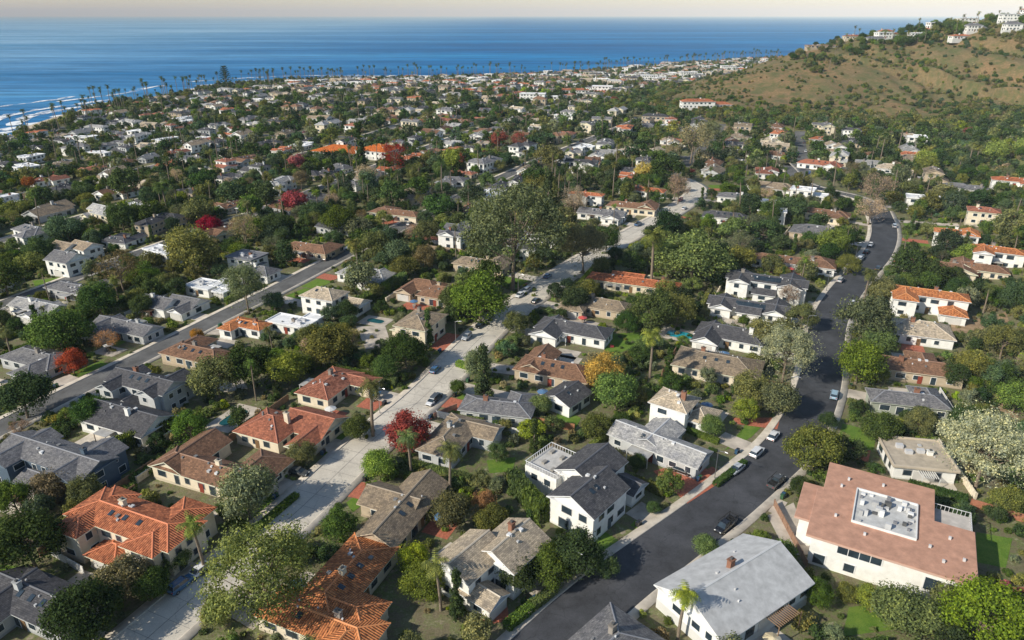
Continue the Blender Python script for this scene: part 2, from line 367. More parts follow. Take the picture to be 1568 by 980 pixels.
def make_house(L_,W_,kind,storeys,roofmat,rc,wc,shape,seed,detail=True):
    rs=random.Random(seed)
    b={k:MB() for k in ('walls','roof','windows','trim','chimney','porch')}
    pitch=rs.uniform(.36,.5) if roofmat!='tile' else rs.uniform(.28,.34)
    fx=rs.choice([-1,1]); fy=rs.choice([-1,1])
    if shape=='I': blocks=[(0,0,L_,W_,storeys)]
    elif shape=='L': blocks=[(0,fy*W_*.17,L_,W_*.62,storeys),(fx*L_*.29,-fy*W_*.06,L_*.36,W_*.93,storeys)]
    elif shape=='T': blocks=[(0,fy*W_*.15,L_,W_*.6,storeys),(fx*L_*.08,-fy*W_*.1,L_*.34,W_*.85,storeys)]
    elif shape=='U': blocks=[(0,fy*W_*.2,L_,W_*.5,storeys),(-L_*.33,-fy*W_*.03,L_*.3,W_*.95,storeys),(L_*.31,-fy*W_*.08,L_*.32,W_*.86,max(1,storeys-1) if storeys>1 else 1)]
    elif shape=='S': blocks=[(-L_*.16,-W_*.1,L_*.62,W_*.72,storeys),(L_*.25,W_*.12,L_*.48,W_*.7,max(1,storeys-1)),(-L_*.12,W_*.34,L_*.4,W_*.28,1)]
    elif shape=='Z': blocks=[(-fx*L_*.2,-W_*.14,L_*.6,W_*.66,storeys),(fx*L_*.2,W_*.16,L_*.58,W_*.6,storeys),(fx*L_*.36,-W_*.22,L_*.26,W_*.5,1)]
    elif shape=='M':
        blocks=[(0,0,L_,W_*.5,storeys),(-L_*.33,-W_*.08,L_*.24,W_*.8,storeys),(L_*.3,W_*.06,L_*.28,W_*.86,storeys),(0,-W_*.3,L_*.26,W_*.38,1)]
    mainr=0
    for i,(cx,cy,l,w,st) in enumerate(blocks):
        z=2.9*st+.2-.09*i
        e=.013*i
        b['walls'].box(cx-l/2+e,cx+l/2-e,cy-w/2+e,cy+w/2-e,-4,z-.1 if kind!='flat' else z-.2,'wall',wc)
        b['trim'].box(cx-l/2-.05-e,cx+l/2+.05+e,cy-w/2-.05-e,cy+w/2+.05+e,-4,.25,'trim',tuple(c*.75 for c in wc))
        if kind=='flat': rz=flat_block(b,cx,cy,l,w,z,rc,wc)
        else: rz=roof_block(b,cx,cy,l,w,z,kind if (i==0 or rs.random()<.6) else 'gable',pitch,roofmat,rc,wc,.55+.02*i)
        if i==0: mainr=rz
        if detail or i==0: windows(b,cx,cy,l,w,st,rs,wc)
    cx,cy,l,w,st=blocks[0]
    b['windows'].box(cx-.55,cx+.55,cy-w/2-.09,cy-w/2,-.1,2.1,'trim',rs.choice([(.25,.05,.03),(.05,.08,.1),(.2,.12,.06)]),True)
    g=blocks[-1]
    gc=(.62,.6,.56)
    for sgn in (-1,1):
        yb=g[1]+sgn*g[3]/2
        if rs.random()<.7: b['windows'].box(g[0]-2.2,g[0]+2.2,min(yb,yb+sgn*.1),max(yb,yb+sgn*.1),-.1,2.15,'trim',gc,True)
    if detail and rs.random()<.55:
        sg=rs.choice([-1,1]); ya=cy+sg*w/2; yb=ya+sg*2.8; xa=cx+rs.uniform(-.3,0)*l; xb=xa+rs.uniform(3.5,6)
        lo,hi=min(ya,yb),max(ya,yb); pc=rs.choice([(.7,.69,.66),(.25,.16,.1)])
        if rs.random()<.5: b['porch'].box(xa,xb,lo,hi,2.45,2.57,'flat',(.4,.39,.37),True)
        else:
            n=int((xb-xa)/.45)
            for k in range(n): b['porch'].box(xa+k*.45,xa+k*.45+.12,lo,hi,2.45,2.6,'trim',pc,True)
        for px in (xa+.1,xb-.2): b['porch'].box(px,px+.14,yb-.2 if sg>0 else yb+.06,yb-.06 if sg>0 else yb+.2,-1,2.44,'trim',pc)
    if rs.random()<.8:
        px=cx+rs.uniform(-.35,.35)*l; py=cy+rs.uniform(-.15,.15)*w; cc=rs.choice([(.3,.15,.1),wc,(.3,.27,.24)])
        b['chimney'].box(px-.55,px+.55,py-.4,py+.4,0,mainr+.9,'wall',cc); b['chimney'].box(px-.65,px+.65,py-.5,py+.5,mainr+.9,mainr+1.08,'wall',tuple(c*.8 for c in cc),True)
        b['chimney'].box(px-.2,px+.2,py-.2,py+.2,mainr+1.08,mainr+1.4,'trim',(.1,.1,.1))
    if detail:
        for _ in range(rs.randint(4,8)):
            px=cx+rs.uniform(-.4,.4)*l*.7; py=cy+rs.uniform(-.3,.3)*w
            zz=mainr-abs(py-cy)*pitch*1.0 if kind!='flat' else mainr
            s_=rs.choice([.12,.2,.35]); b['chimney'].box(px-s_,px+s_,py-s_,py+s_,zz-.8,zz+.3,'trim',rs.choice([(.5,.5,.5),(.2,.2,.2),(.7,.7,.7)]))
        if kind!='flat' and rs.random()<.45:
            for k in range(rs.randint(1,3)):
                x0=cx+(-.25+k*.2)*l*.7; y0=-w*.12; z1_=mainr+y0*pitch+.12; z2_=mainr+(y0-1.1)*pitch+.12
                b['chimney'].poly([(x0,cy+y0-1.1,z2_),(x0+.9,cy+y0-1.1,z2_),(x0+.9,cy+y0,z1_),(x0,cy+y0,z1_)],'glass',(1,1,1))
    if kind=='flat' and detail:
        for _ in range(3):
            px=cx+rs.uniform(-.3,.3)*l; py=cy+rs.uniform(-.25,.25)*w; b['chimney'].box(px-.7,px+.7,py-.5,py+.5,mainr,mainr+.8,'trim',(.55,.55,.56))
    return b,blocks,mainr,pitch
def place_house(name,x,y,L_,W_,ang,kind,st,rm,rc,wc,shape,seed,extra=None,zoff=0):
    b,blocks,mr,pitch=make_house(L_,W_,kind,st,rm,rc,wc,shape,seed)
    if extra: extra(b,blocks,mr,pitch)
    e=bpy.data.objects.new(name,None); link(e); e.location=(x,y,h(x,y)+.12+zoff); e.rotation_euler=(0,0,ang); e.empty_display_size=3
    for k,mb in b.items():
        if mb.f:
            o=bpy.data.objects.new(k,mb.mesh(k)); link(o); o.parent=e
    omark_rect(x,y,L_+1.5,W_+1.5,ang,2)
    return e
CHAR=(.09,.092,.105); GREY=(.175,.178,.195); LGREY=(.38,.385,.395); BROWN=(.235,.135,.088); TAUPE=(.29,.235,.175); TILE=(.54,.175,.08); TILEB=(.38,.145,.09); BEIGE=(.48,.41,.32); WROOF=(.76,.76,.76); ORT=(.6,.215,.08); BRT=(.68,.17,.03)
CREAM=(.8,.7,.54); WHITE=(.88,.87,.83); BLUEW=(.1,.14,.19); GRYW=(.52,.53,.53); TANW=(.54,.44,.32); SAGE=(.38,.41,.34)
A=67
# ---------------------------------------------------------------- roads
def smooth(p,n=2):
    for _ in range(n):
        q=[p[0]]
        for a,b in zip(p[:-1],p[1:]): q+= [(a[0]*.75+b[0]*.25,a[1]*.75+b[1]*.25),(a[0]*.25+b[0]*.75,a[1]*.25+b[1]*.75)]
        q.append(p[-1]); p=q
    return p
def resample(p,d):
    out=[p[0]]; acc=0
    for a,b in zip(p[:-1],p[1:]):
        l=math.hypot(b[0]-a[0],b[1]-a[1]); t_=d-acc
        while t_<=l: out.append((a[0]+(b[0]-a[0])*t_/l,a[1]+(b[1]-a[1])*t_/l)); t_+=d
        acc=l-(t_-d)
    if math.hypot(out[-1][0]-p[-1][0],out[-1][1]-p[-1][1])>.3: out.append(p[-1])
    return out
ROADS=[]
def strip(name,P,offs,zs,mat):
    V=[];Fq=[];n=len(offs)
    for i,p in enumerate(P):
        a=P[max(0,i-1)]; c=P[min(len(P)-1,i+1)]; dx,dy=c[0]-a[0],c[1]-a[1]; l=math.hypot(dx,dy) or 1; nx,ny=dy/l,-dx/l
        for o,z in zip(offs,zs):
            x,y=p[0]+nx*o,p[1]+ny*o; V.append((x,y,h(x,y)+z))
    for i in range(len(P)-1):
        for j in range(n-1):
            k=i*n+j; Fq.append((k,k+1,k+n+1,k+n))
    me=npmesh(name,V,Fq,None,[M[mat]]); o=bpy.data.objects.new(name,me); link(o); return o
def road(name,pts,w,mat,z=.06,d=4,kerb=True,sm=2):
    P=resample(smooth(pts,sm),d); ROADS.append((P,w))
    strip(name,P,[w/2*k for k in (-1,-.6,-.2,.2,.6,1)],[z]*6,mat)
    if kerb:
        for s in (-1,1):
            a=w/2; oo=[a-.02,a,a+.2,a+.21,a+1.7,a+1.75]; zz=[z-.1,z+.13,z+.13,z+.125,z+.125,-.3]
            if s<0: oo=[-q for q in oo][::-1]; zz=zz[::-1]
            strip('pavement',P,oo,zz,'pave')
    omark_line(P,w+(3.8 if kerb else 1),1)
gp=lambda *a:[G(u,v) for u,v in a]
R1=gp((820,1010),(880,950),(950,890),(1012,845),(1100,780),(1165,725),(1205,690),(1235,645),(1256,590),(1262,540),(1268,492),(1290,452),(1322,415),(1348,385),(1357,352),(1345,322))
d0=(R1[1][0]-R1[0][0],R1[1][1]-R1[0][1]); R1=[(R1[0][0]-d0[0]*6,R1[0][1]-d0[1]*6)]+R1
road('asphalt_road',R1,10.5,'asphalt')
R1b=gp((1345,322),(1320,303),(1270,293),(1225,280),(1212,262),(1200,250)); road('hillside_road',R1b,7,'asphalt_old',z=.1)
R2=gp((240,965),(330,885),(405,828),(470,770),(530,712),(580,665),(640,617),(685,572),(722,530),(770,485),(830,443),(872,413),(915,388),(970,357),(1020,330),(1060,305),(1072,288),(1040,274))
d0=(R2[1][0]-R2[0][0],R2[1][1]-R2[0][1]); R2=[(R2[0][0]-d0[0]*4,R2[0][1]-d0[1]*4)]+R2
road('concrete_road',R2,9.6,'concrete_road')
P2=ROADS[-1][0]; jb=[];jf=[]
for i in range(1,len(P2)-1):
    p,q=P2[i],P2[i+1]; l=math.hypot(q[0]-p[0],q[1]-p[1]); tx,ty=(q[0]-p[0])/l,(q[1]-p[1])/l
    k=len(jb)
    for (a,b_) in ((-4.7,-.03),(4.7,-.03),(4.7,.03),(-4.7,.03)): x,y=p[0]-ty*a+tx*b_,p[1]+tx*a+ty*b_; jb.append((x,y,h(x,y)+.068))
    jf.append((k,k+1,k+2,k+3))
M['joint']=simple('joint_sealant',(.2,.185,.17),.9); link(bpy.data.objects.new('road_joints',npmesh('road_joints',jb,jf,None,[M['joint']])))
strip('road_centre_joint',P2,[-.05,.05],[.074,.074],'joint')
O=(-12.4,188.5); dv=(math.cos(R(A)),math.sin(R(A))); nv=(math.sin(R(A)),-math.cos(R(A)))
def ST2(s,t): return (O[0]+dv[0]*s+nv[0]*t, O[1]+dv[1]*s+nv[1]*t)
def wig(s,k): return 0 if s<150 else 9*math.sin((s-150)/140+k*1.7)-9*math.sin(k*1.7)
def oklow(x,y):
    return bil(D,x,y)>35 and bil(HILL,x,y)<2.5 and bil(SLOPE,x,y)<1.2
def runroad(gen,z,d):
    def flush(seg):
        if len(seg)>6: road('asphalt_road',seg,8.0,'asphalt_old',z=z,d=d,kerb=seg[0][1]<330,sm=0)
    seg=[]
    for p in gen:
        if p is not None and oklow(*p): seg.append(p)
        else: flush(seg); seg=[]
    flush(seg)
for k in range(-7,9):
    s0=260 if k==0 else (-260 if k<0 else 240+40*k)
    runroad([ST2(s,87*k+wig(s,k)) for s in range(s0,1800,12)],.08,8)
for s in (-150,330,560,800,1040,1280):
    runroad([None if (s<0 and t_>-70) else ST2(s,t_) for t_ in range(-640,900,12)],.1,8)
# ---------------------------------------------------------------- hand-surveyed houses
HS=[
('spanish_house',205,788,25,16,A-90,'hip',2,'tile',TILE,CREAM,'M'),
('ranch_house',45,925,19,12,A-90,'gable',1,'shingle',CHAR,GRYW,'L'),
('gabled_house',85,690,26,15,A-90,'gable',2,'shingle',GREY,BLUEW,'M'),
('ranch_house',195,635,20,10,A-90,'gable',1,'shingle',CHAR,WHITE,'I'),
('gabled_house',222,580,19,14,A-90,'gable',2,'shingle',CHAR,GRYW,'M'),
('ranch_house',340,705,27,14,A-90,'hip',1,'shingle',BROWN,CREAM,'U'),
('tiled_house',447,645,20,16,A-90,'hip',1,'shingle',TILEB,CREAM,'Z'),
('spanish_house',518,585,15,15,A,'hip',1,'tile',TILEB,CREAM,'L'),
('spanish_house',545,885,19,14,A,'hip',1,'tile',ORT,CREAM,'L'),
('spanish_house',480,955,20,10,A-90,'hip',1,'tile',ORT,CREAM,'L'),
('ranch_house',605,770,20,13,A,'gable',1,'shingle',TAUPE,TANW,'T'),
('white_house',752,838,16,13,A-15,'gable',2,'shingle',BEIGE,WHITE,'Z'),
('ranch_house',705,665,16,13,A,'hip',1,'shingle',TAUPE,GRYW,'L'),
('hip_roof_house',765,612,17,11,A-80,'hip',1,'shingle',GREY,GRYW,'L'),
('garage_building',868,600,9,8,50,'gable',1,'shingle',CHAR,WHITE,'I'),
('ranch_house',855,555,20,14,A-90,'hip',1,'shingle',BROWN,TANW,'L'),
('terrace_house',905,728,19,15,50,'gable',2,'shingle',CHAR,WHITE,'Z'),
('ranch_house',1015,668,21,12,-38,'gable',1,'shingle',LGREY,GRYW,'T'),
('white_house',1050,610,14,11,-35,'hip',2,'shingle',BEIGE,WHITE,'S'),
('gabled_house',1117,512,19,14,-28,'hip',1,'shingle',CHAR,WHITE,'L'),
('gabled_house',875,503,22,13,-25,'hip',1,'shingle',CHAR,WHITE,'L'),
('ranch_house',1100,552,22,12,-25,'hip',1,'shingle',TAUPE,CREAM,'I'),
('modern_farmhouse',1150,465,26,13,-25,'gable',1,'shingle',CHAR,WHITE,'M'),
('modern_farmhouse',1175,425,26,14,-25,'gable',2,'shingle',CHAR,WHITE,'M'),
('spanish_house',972,425,32,12,-22,'hip',1,'tile',TILE,CREAM,'T'),
('ranch_house',912,465,22,12,-25,'hip',1,'shingle',TAUPE,TANW,'L'),
('ranch_house',1215,395,30,11,-25,'hip',1,'shingle',BROWN,WHITE,'L'),
('two_storey_house',645,480,20,14,A,'hip',2,'shingle',TAUPE,CREAM,'S'),
('ranch_house',662,440,22,14,-23,'hip',1,'shingle',BROWN,TANW,'Z'),
('two_storey_house',512,447,20,12,-23,'hip',2,'shingle',BEIGE,WHITE,'S'),
('ranch_house',555,418,20,13,-23,'hip',1,'shingle',LGREY,WHITE,'L'),
('spanish_house',375,495,13,9,-23,'hip',1,'tile',ORT,WHITE,'L'),
('flat_roof_house',452,485,14,10,-23,'flat',1,'flat',WROOF,WHITE,'L'),
('flat_roof_house',330,432,18,12,-23,'flat',1,'flat',WROOF,WHITE,'Z'),
('ranch_house',312,532,20,13,-23,'hip',1,'shingle',BROWN,TANW,'L'),
('ranch_house',265,460,20,13,-23,'gable',1,'shingle',GREY,WHITE,'Z'),
('ranch_house',185,500,22,12,-23,'gable',1,'shingle',GREY,GRYW,'L'),
('ranch_house',45,548,20,14,-23,'hip',1,'shingle',GREY,GRYW,'L'),
('ranch_house',50,468,20,12,-23,'gable',1,'shingle',LGREY,WHITE,'L'),
('ranch_house',120,435,20,12,-23,'hip',1,'shingle',GREY,GRYW,'L'),
('two_storey_house',102,392,12,10,-23,'gable',2,'shingle',GREY,WHITE,'I'),
('two_storey_house',378,388,12,9,-23,'flat',2,'flat',GREY,WHITE,'I'),
('ranch_house',478,375,22,13,-23,'hip',1,'shingle',BROWN,TANW,'L'),
('ranch_house',395,408,18,12,-23,'hip',1,'shingle',GREY,WHITE,'L'),
('ranch_house',1405,690,12,11,-10,'flat',1,'flat',BEIGE,WHITE,'I'),
('ranch_house',1388,602,17,10,-14,'hip',1,'shingle',GREY,SAGE,'L'),
('ranch_house',1405,552,20,14,-18,'hip',1,'shingle',BROWN,TANW,'T'),
('flat_roof_house',1405,500,18,11,-20,'hip',1,'shingle',BEIGE,WHITE,'I'),
('spanish_house',1425,450,22,14,-25,'hip',2,'tile',ORT,WHITE,'U'),
('ranch_house',1440,405,24,10,-25,'hip',1,'shingle',BROWN,CREAM,'L'),
('spanish_house',1466,352,16,10,-30,'hip',2,'tile',ORT,WHITE,'L'),
('spanish_house',1530,382,17,11,-30,'hip',2,'tile',ORT,WHITE,'L'),
('modern_house',1428,300,24,12,-25,'flat',2,'flat',WROOF,WHITE,'S'),
('modern_house',1240,287,18,12,-30,'flat',2,'flat',WROOF,WHITE,'S'),
('ranch_house',1262,325,22,12,-30,'hip',1,'shingle',BROWN,CREAM,'L'),
('ranch_house',1180,283,24,12,-30,'hip',1,'shingle',TAUPE,WHITE,'L'),
('ranch_house',1250,352,20,12,-30,'hip',1,'shingle',GREY,TANW,'I'),
('ranch_house',940,990,13,11,45,'hip',1,'shingle',GREY,SAGE,'I'),
('spanish_house',985,287,24,12,-23,'hip',1,'tile',TILE,WHITE,'L'),
('ranch_house',970,312,24,13,-23,'hip',1,'shingle',BROWN,CREAM,'L'),
('ranch_house',920,325,22,13,-23,'gable',1,'shingle',GREY,WHITE,'L'),
('gabled_house',697,350,17,13,A,'gable',2,'shingle',GREY,WHITE,'M'),
('ranch_house',610,322,26,12,-23,'hip',1,'shingle',BROWN,CREAM,'L'),
('ranch_house',740,398,20,12,-23,'hip',1,'shingle',TAUPE,TANW,'L'),
('ranch_house',1130,300,20,12,-23,'hip',1,'shingle',GREY,WHITE,'L'),
('ranch_house',985,228,30,14,-30,'hip',1,'shingle',BEIGE,WHITE,'L'),
('school_building',522,228,36,24,-23,'hip',1,'tile',BRT,WHITE,'I'),
('church_hall',580,226,24,22,-23,'hip',2,'tile',BRT,WHITE,'I'),
('ranch_house',1255,250,26,13,-35,'hip',1,'shingle',TILEB,WHITE,'L'),
('ranch_house',1500,405,18,11,-28,'hip',1,'shingle',BROWN,CREAM,'L'),
('spanish_house',1555,275,20,12,-28,'hip',1,'tile',TILE,WHITE,'L'),
('ranch_house',1110,330,20,12,-23,'hip',1,'shingle',CHAR,WHITE,'L'),
('ranch_house',1480,285,22,12,-28,'hip',1,'shingle',GREY,WHITE,'Z'),
('spanish_house',1520,320,20,12,-28,'hip',2,'tile',TILEB,CREAM,'S'),
('two_storey_house',1370,255,20,12,-30,'hip',2,'shingle',BEIGE,WHITE,'S'),
]
HOUSES=[]
for i,(nm,u,v,L_,W_,a,kind,st,rm,rc,wc,shp) in enumerate(HS):
    x,y=G(u,v,2.9*st+1.0)
    j=random.uniform(.9,1.1); rc=tuple(c*j for c in rc)
    ex=None
    if nm=='modern_farmhouse':
        def ex(b,bl,mr,pt):
            for q in range(5):
                for r_ in range(2):
                    x0=-4+q*1.75; y0=-.9-r_*1.15
                    zA=mr+y0*pt+.14; zB=mr+(y0-1.1)*pt+.14
                    b['chimney'].poly([(x0,y0-1.1,zB),(x0+1.65,y0-1.1,zB),(x0+1.65,y0,zA),(x0,y0,zA)],'glass',(1,1,1))
    place_house(nm,x,y,L_,W_,R(a),kind,st,rm,rc,wc,shp,100+i,ex); HOUSES.append((x,y,L_,W_,R(a)))
def big_modern():
    x,y=G(1364,792,6.5); ang=R(-29)
    b={k:MB() for k in ('walls','roof','windows','deck','rooftop_plant','garage_door')}
    S=(.5,.275,.19)
    def blk(x0,x1,y0,y1,z1,o=.9):
        b['walls'].box(x0,x1,y0,y1,-5,z1-.35,'wall',WHITE)
        b['roof'].box(x0-o,x1+o,y0-o,y1+o,z1-.35,z1,'flat',S,True)
        b['roof'].box(x0-o-.06,x1+o+.06,y0-o-.06,y1+o+.06,z1-.45,z1-.08,'trim',(.58,.38,.3),True)
    blk(-11.8,12.2,-11.5,1.5,6.4); blk(-10.8,6.0,1.52,12,6.34); blk(-14.5,-11.82,-7,3,6.1,.8)
    b['deck'].box(6.05,13,1.6,9.5,-3,4.4,'wall',WHITE); b['deck'].box(6.05,13,1.6,9.5,4.404,4.5,'flat',(.5,.46,.42))
    for q in range(11): b['deck'].box(6.2+q*.66,6.26+q*.66,9.4,9.46,4.5,5.5,'trim',(.7,.7,.7))
    for q in range(11): b['deck'].box(12.9,12.96,1.7+q*.75,1.76+q*.75,4.5,5.5,'trim',(.7,.7,.7))
    b['deck'].box(6.1,13,9.38,9.48,5.5,5.58,'trim',(.7,.7,.7)); b['deck'].box(12.88,12.98,1.7,9.37,5.5,5.58,'trim',(.7,.7,.7))
    for (wx0,wx1,z0,z1) in ((-7.5,-.5,3.9,5.3),(6,8.4,2.2,4.6),(9.2,11.2,2.2,4.6),(-11,-9.0,.3,2.3),(-6,-4.2,.6,2.2)):
        b['windows'].box(wx0-.15,wx1+.15,-11.58,-11.48,z0-.15,z1+.15,'trim',(.75,.75,.74),True)
        n=max(1,int((wx1-wx0)/1.6)); wd=(wx1-wx0)/n
        for q in range(n): b['windows'].box(wx0+q*wd+.06,wx0+(q+1)*wd-.06,-11.61,-11.5,z0,z1,'glass',(1,1,1),True)
    for yy in (-8,-4,-.5): b['windows'].box(12.2,12.28,yy,yy+1.6,2.4,4.6,'glass',(1,1,1),True)
    for yy in (-4.5,-1): b['windows'].box(-14.58,-14.5,yy,yy+1.6,3.6,4.9,'glass',(1,1,1),True)
    b['garage_door'].box(-14.6,-14.52,-5.6,.6,-.2,2.4,'trim',(.7,.68,.64),True)
    e=6.41
    b['rooftop_plant'].box(-6,4,-5,5.5,e,6.47,'flat',(.5,.5,.49))
    for (a0,a1,c0,c1) in ((-6.15,4.15,-5.2,-5.0),(-6.15,4.15,5.5,5.7),(-6.2,-6,-5,5.5),(4,4.2,-5,5.5)): b['rooftop_plant'].box(a0,a1,c0,c1,e,6.85,'trim',(.75,.74,.72))
    for _ in range(34):
        px=random.uniform(-5.5,3); py=random.uniform(-4.5,4.5); s_=random.uniform(.2,.8); b['rooftop_plant'].box(px,px+s_*1.4,py,py+s_,6.47,6.47+random.uniform(.3,1.3),'trim',random.choice([(.55,.55,.55),(.2,.2,.22),(.4,.4,.4),(.1,.1,.1),(.7,.7,.7)]))
    for (px,py) in ((6,-6),(-9,-5),(9,-2),(-9,5),(8,-9),(11,-7),(-4,-8),(-8,8),(-2,9)): b['rooftop_plant'].box(px,px+.4,py,py+.4,6.0,6.9,'trim',(.6,.6,.6))
    em=bpy.data.objects.new('modern_white_house',None); link(em); em.location=(x,y,h(x,y)+.3); em.rotation_euler=(0,0,ang)
    for k,mb in b.items():
        if mb.f: o=bpy.data.objects.new(k,mb.mesh(k)); link(o); o.parent=em
    omark_rect(x,y,30,26,ang,2); HOUSES.append((x,y,29,25,ang))
big_modern()
x,y=G(1125,892,5); place_house('white_gabled_house',x,y,21,13.5,R(34),'gable',1,'flat',(.48,.48,.48),WHITE,'I',77,zoff=1.5); HOUSES.append((x,y,21,13.5,R(34)))
def terrace():
    x,y=G(848,708,5); b=MB()
    b.box(-4.5,4.5,-4,4,-5,5.0,'wall',WHITE); b.box(-4.4,4.4,-3.9,3.9,5.002,5.06,'flat',(.5,.48,.45))
    for s in (-1,1):
        for q in range(12):
            b.box(-4+q*.7,-3.94+q*.7,s*3.95-.03,s*3.95+.03,5,6,'trim',(.8,.8,.8)); b.box(s*4.45-.03,s*4.45+.03,-4+q*.7,-3.94+q*.7,5,6,'trim',(.8,.8,.8))
        b.box(-4.5,4.5,s*3.95-.05,s*3.95+.05,6,6.08,'trim',(.8,.8,.8),True); b.box(s*4.45-.05,s*4.45+.05,-3.88,3.88,6.001,6.081,'trim',(.8,.8,.8),True)
    for (px,py) in ((-2,1),(1.5,-1),(2,2),(-3,-2)): b.box(px,px+1.2,py,py+.7,5.06,5.5,'trim',(.3,.28,.25))
    for yy in (-2.5,.8):
        b.box(-4.56,-4.48,yy,yy+1.5,2.6,3.9,'glass'); b.box(yy,yy+1.5,-4.06,-3.98,2.6,3.9,'glass')
    o=bpy.data.objects.new('roof_terrace_annex',b.mesh('roof_terrace_annex')); link(o); o.location=(x,y,h(x,y)); o.rotation_euler=(0,0,R(50)); omark_rect(x,y,9,9,R(50),2)
terrace()
for (x,y,L_,W_,a,kind,st,rm,rc,wc) in ((350,856,36,13,0,'flat',1,'flat',(.3,.2,.15),TANW),(425,862,28,14,5,'flat',2,'flat',WROOF,WHITE),(455,842,32,14,-5,'flat',2,'flat',WROOF,WHITE),(520,868,34,14,0,'flat',2,'flat',WROOF,WHITE),(545,830,34,15,-8,'flat',3,'flat',WROOF,WHITE),(470,874,20,12,0,'hip',1,'tile',TILE,WHITE),(580,856,30,14,5,'hip',2,'tile',TILE,WHITE),(390,870,22,12,0,'hip',1,'tile',TILEB,CREAM),(500,822,26,12,0,'hip',2,'shingle',GREY,WHITE),(620,846,30,14,0,'flat',2,'flat',WROOF,WHITE),(585,808,30,14,0,'flat',2,'flat',WROOF,WHITE),(560,770,24,13,-10,'hip',2,'tile',TILE,WHITE),(405,850,22,12,6,'hip',1,'shingle',GREY,WHITE),(435,880,26,12,6,'hip',2,'tile',TILE,CREAM),(490,880,26,12,6,'flat',2,'flat',WROOF,WHITE),(525,795,26,13,-8,'hip',2,'shingle',GREY,WHITE),(480,815,22,12,4,'hip',1,'tile',TILE,WHITE),(590,745,24,13,-14,'flat',2,'flat',WROOF,WHITE),(540,730,22,12,-10,'hip',2,'tile',TILEB,CREAM)):
    place_house('hilltop_house',x,y,L_,W_,R(a),kind,st,rm,rc,wc,'S',int(x))
print('manual houses',time.time()-T0)
# ---------------------------------------------------------------- lawns, pools, drives
def slab(name,pts,mat,z=.06,occv=3):
    n=6; V=[];Fq=[]
    a,b,c,d=pts
    for j in range(n+1):
        for i in range(n+1):
            s,t_=i/n,j/n
            x=(a[0]*(1-s)+b[0]*s)*(1-t_)+(d[0]*(1-s)+c[0]*s)*t_; y=(a[1]*(1-s)+b[1]*s)*(1-t_)+(d[1]*(1-s)+c[1]*s)*t_
            V.append((x,y,h(x,y)+z))
            if occv: omark_rect(x,y,1.6,1.6,0,occv)
    for j in range(n):
        for i in range(n): k=j*(n+1)+i; Fq.append((k,k+1,k+n+2,k+n+1))
    o=bpy.data.objects.new(name,npmesh(name,V,Fq,None,[M[mat]])); link(o); return o
def rectpts(cx,cy,L_,W_,a):
    c,s=math.cos(a),math.sin(a); return [(cx+c*px-s*py,cy+s*px+c*py) for px,py in ((-L_/2,-W_/2),(L_/2,-W_/2),(L_/2,W_/2),(-L_/2,W_/2))]
for q in (((930,512),(985,508),(990,538),(925,540)),((990,778),(1035,795),(1010,825),(965,805)),((500,672),(535,660),(540,690),(495,700)),((1495,815),(1550,825),(1540,870),(1490,860)),((0,865),(60,870),(50,900),(0,905)),((855,625),(890,640),(880,660),(850,645)),((1110,690),(1150,670),(1180,640),(1150,640)),((695,620),(730,612),(720,640),(690,640)),((530,770),(575,735),(590,745),(540,785)),((385,800),(430,770),(440,745),(380,770)),((640,668),(660,655),(680,660),(655,685)),((350,780),(395,790),(430,755),(400,745)),((1300,930),(1380,920),(1400,960),(1290,975)),((905,800),(950,830),(925,860),(890,830)),((745,705),(790,700),(785,722),(750,725)),((280,465),(310,462),(315,478),(285,480)),((175,505),(200,520),(180,530),(160,520)),((740,480),(765,478),(770,492),(745,495)),((50,430),(90,425),(95,437),(55,442)),((980,480),(1005,478),(1005,492),(980,495))):
    slab('lawn',[G(*p) for p in q],'lawn',.055)
slab('dirt_slope',[G(*p) for p in ((1455,495),(1540,478),(1545,492),(1460,515))],'soil',.07)
slab('dirt_slope',[G(*p) for p in ((1480,620),(1540,600),(1560,640),(1500,660))],'soil',.07,None)
slab('brick_driveway',[G(*p) for p in ((1000,722),(1062,706),(1108,736),(1052,772))],'brickpave',.13)
slab('brick_driveway',[G(*p) for p in ((735,925),(775,918),(780,950),(735,960))],'brickpave',.1)
slab('brick_driveway',[G(*p) for p in ((1120,640),(1195,640),(1190,658),(1130,650))],'brickpave',.1)
slab('paved_driveway',[G(*p) for p in ((1175,790),(1215,770),(1245,850),(1205,850))],'drive',.1)
slab('paved_forecourt',[G(*p) for p in ((330,590),(370,580),(380,595),(340,602))],'drive',.1)
slab('paved_courtyard',[G(*p) for p in ((545,500),(590,500),(600,530),(560,535))],'drive',.1)
for (u,v,L_,W_,a,m) in ((1041,513,8,5,R(-25),'pool'),(358,640,8,3.6,R(A),'poolblue'),(575,492,6,3,R(-23),'poolblue')):
    x,y=G(u,v); slab('pool_terrace',rectpts(x,y,L_+4,W_+4,a),'drive',.08,occv=4); z=h(x,y)
    b=MB(); n=20
    ring=[(math.copysign(abs(math.cos(t_*2*math.pi/n))**.6,math.cos(t_*2*math.pi/n))*L_/2,math.copysign(abs(math.sin(t_*2*math.pi/n))**.6,math.sin(t_*2*math.pi/n))*W_/2) for t_ in range(n)]
    b.poly([(p[0],p[1],.14) for p in ring],m)
    for k in range(n):
        p,q=ring[k],ring[(k+1)%n]; b.poly([(p[0],p[1],.2),(p[0]*1.08,p[1]*1.12,.2),(q[0]*1.08,q[1]*1.12,.2),(q[0],q[1],.2)],'coping')
    o=bpy.data.objects.new('swimming_pool',b.mesh('swimming_pool')); link(o); o.location=(x,y,z); o.rotation_euler=(0,0,a)
near=[r for r in ROADS]
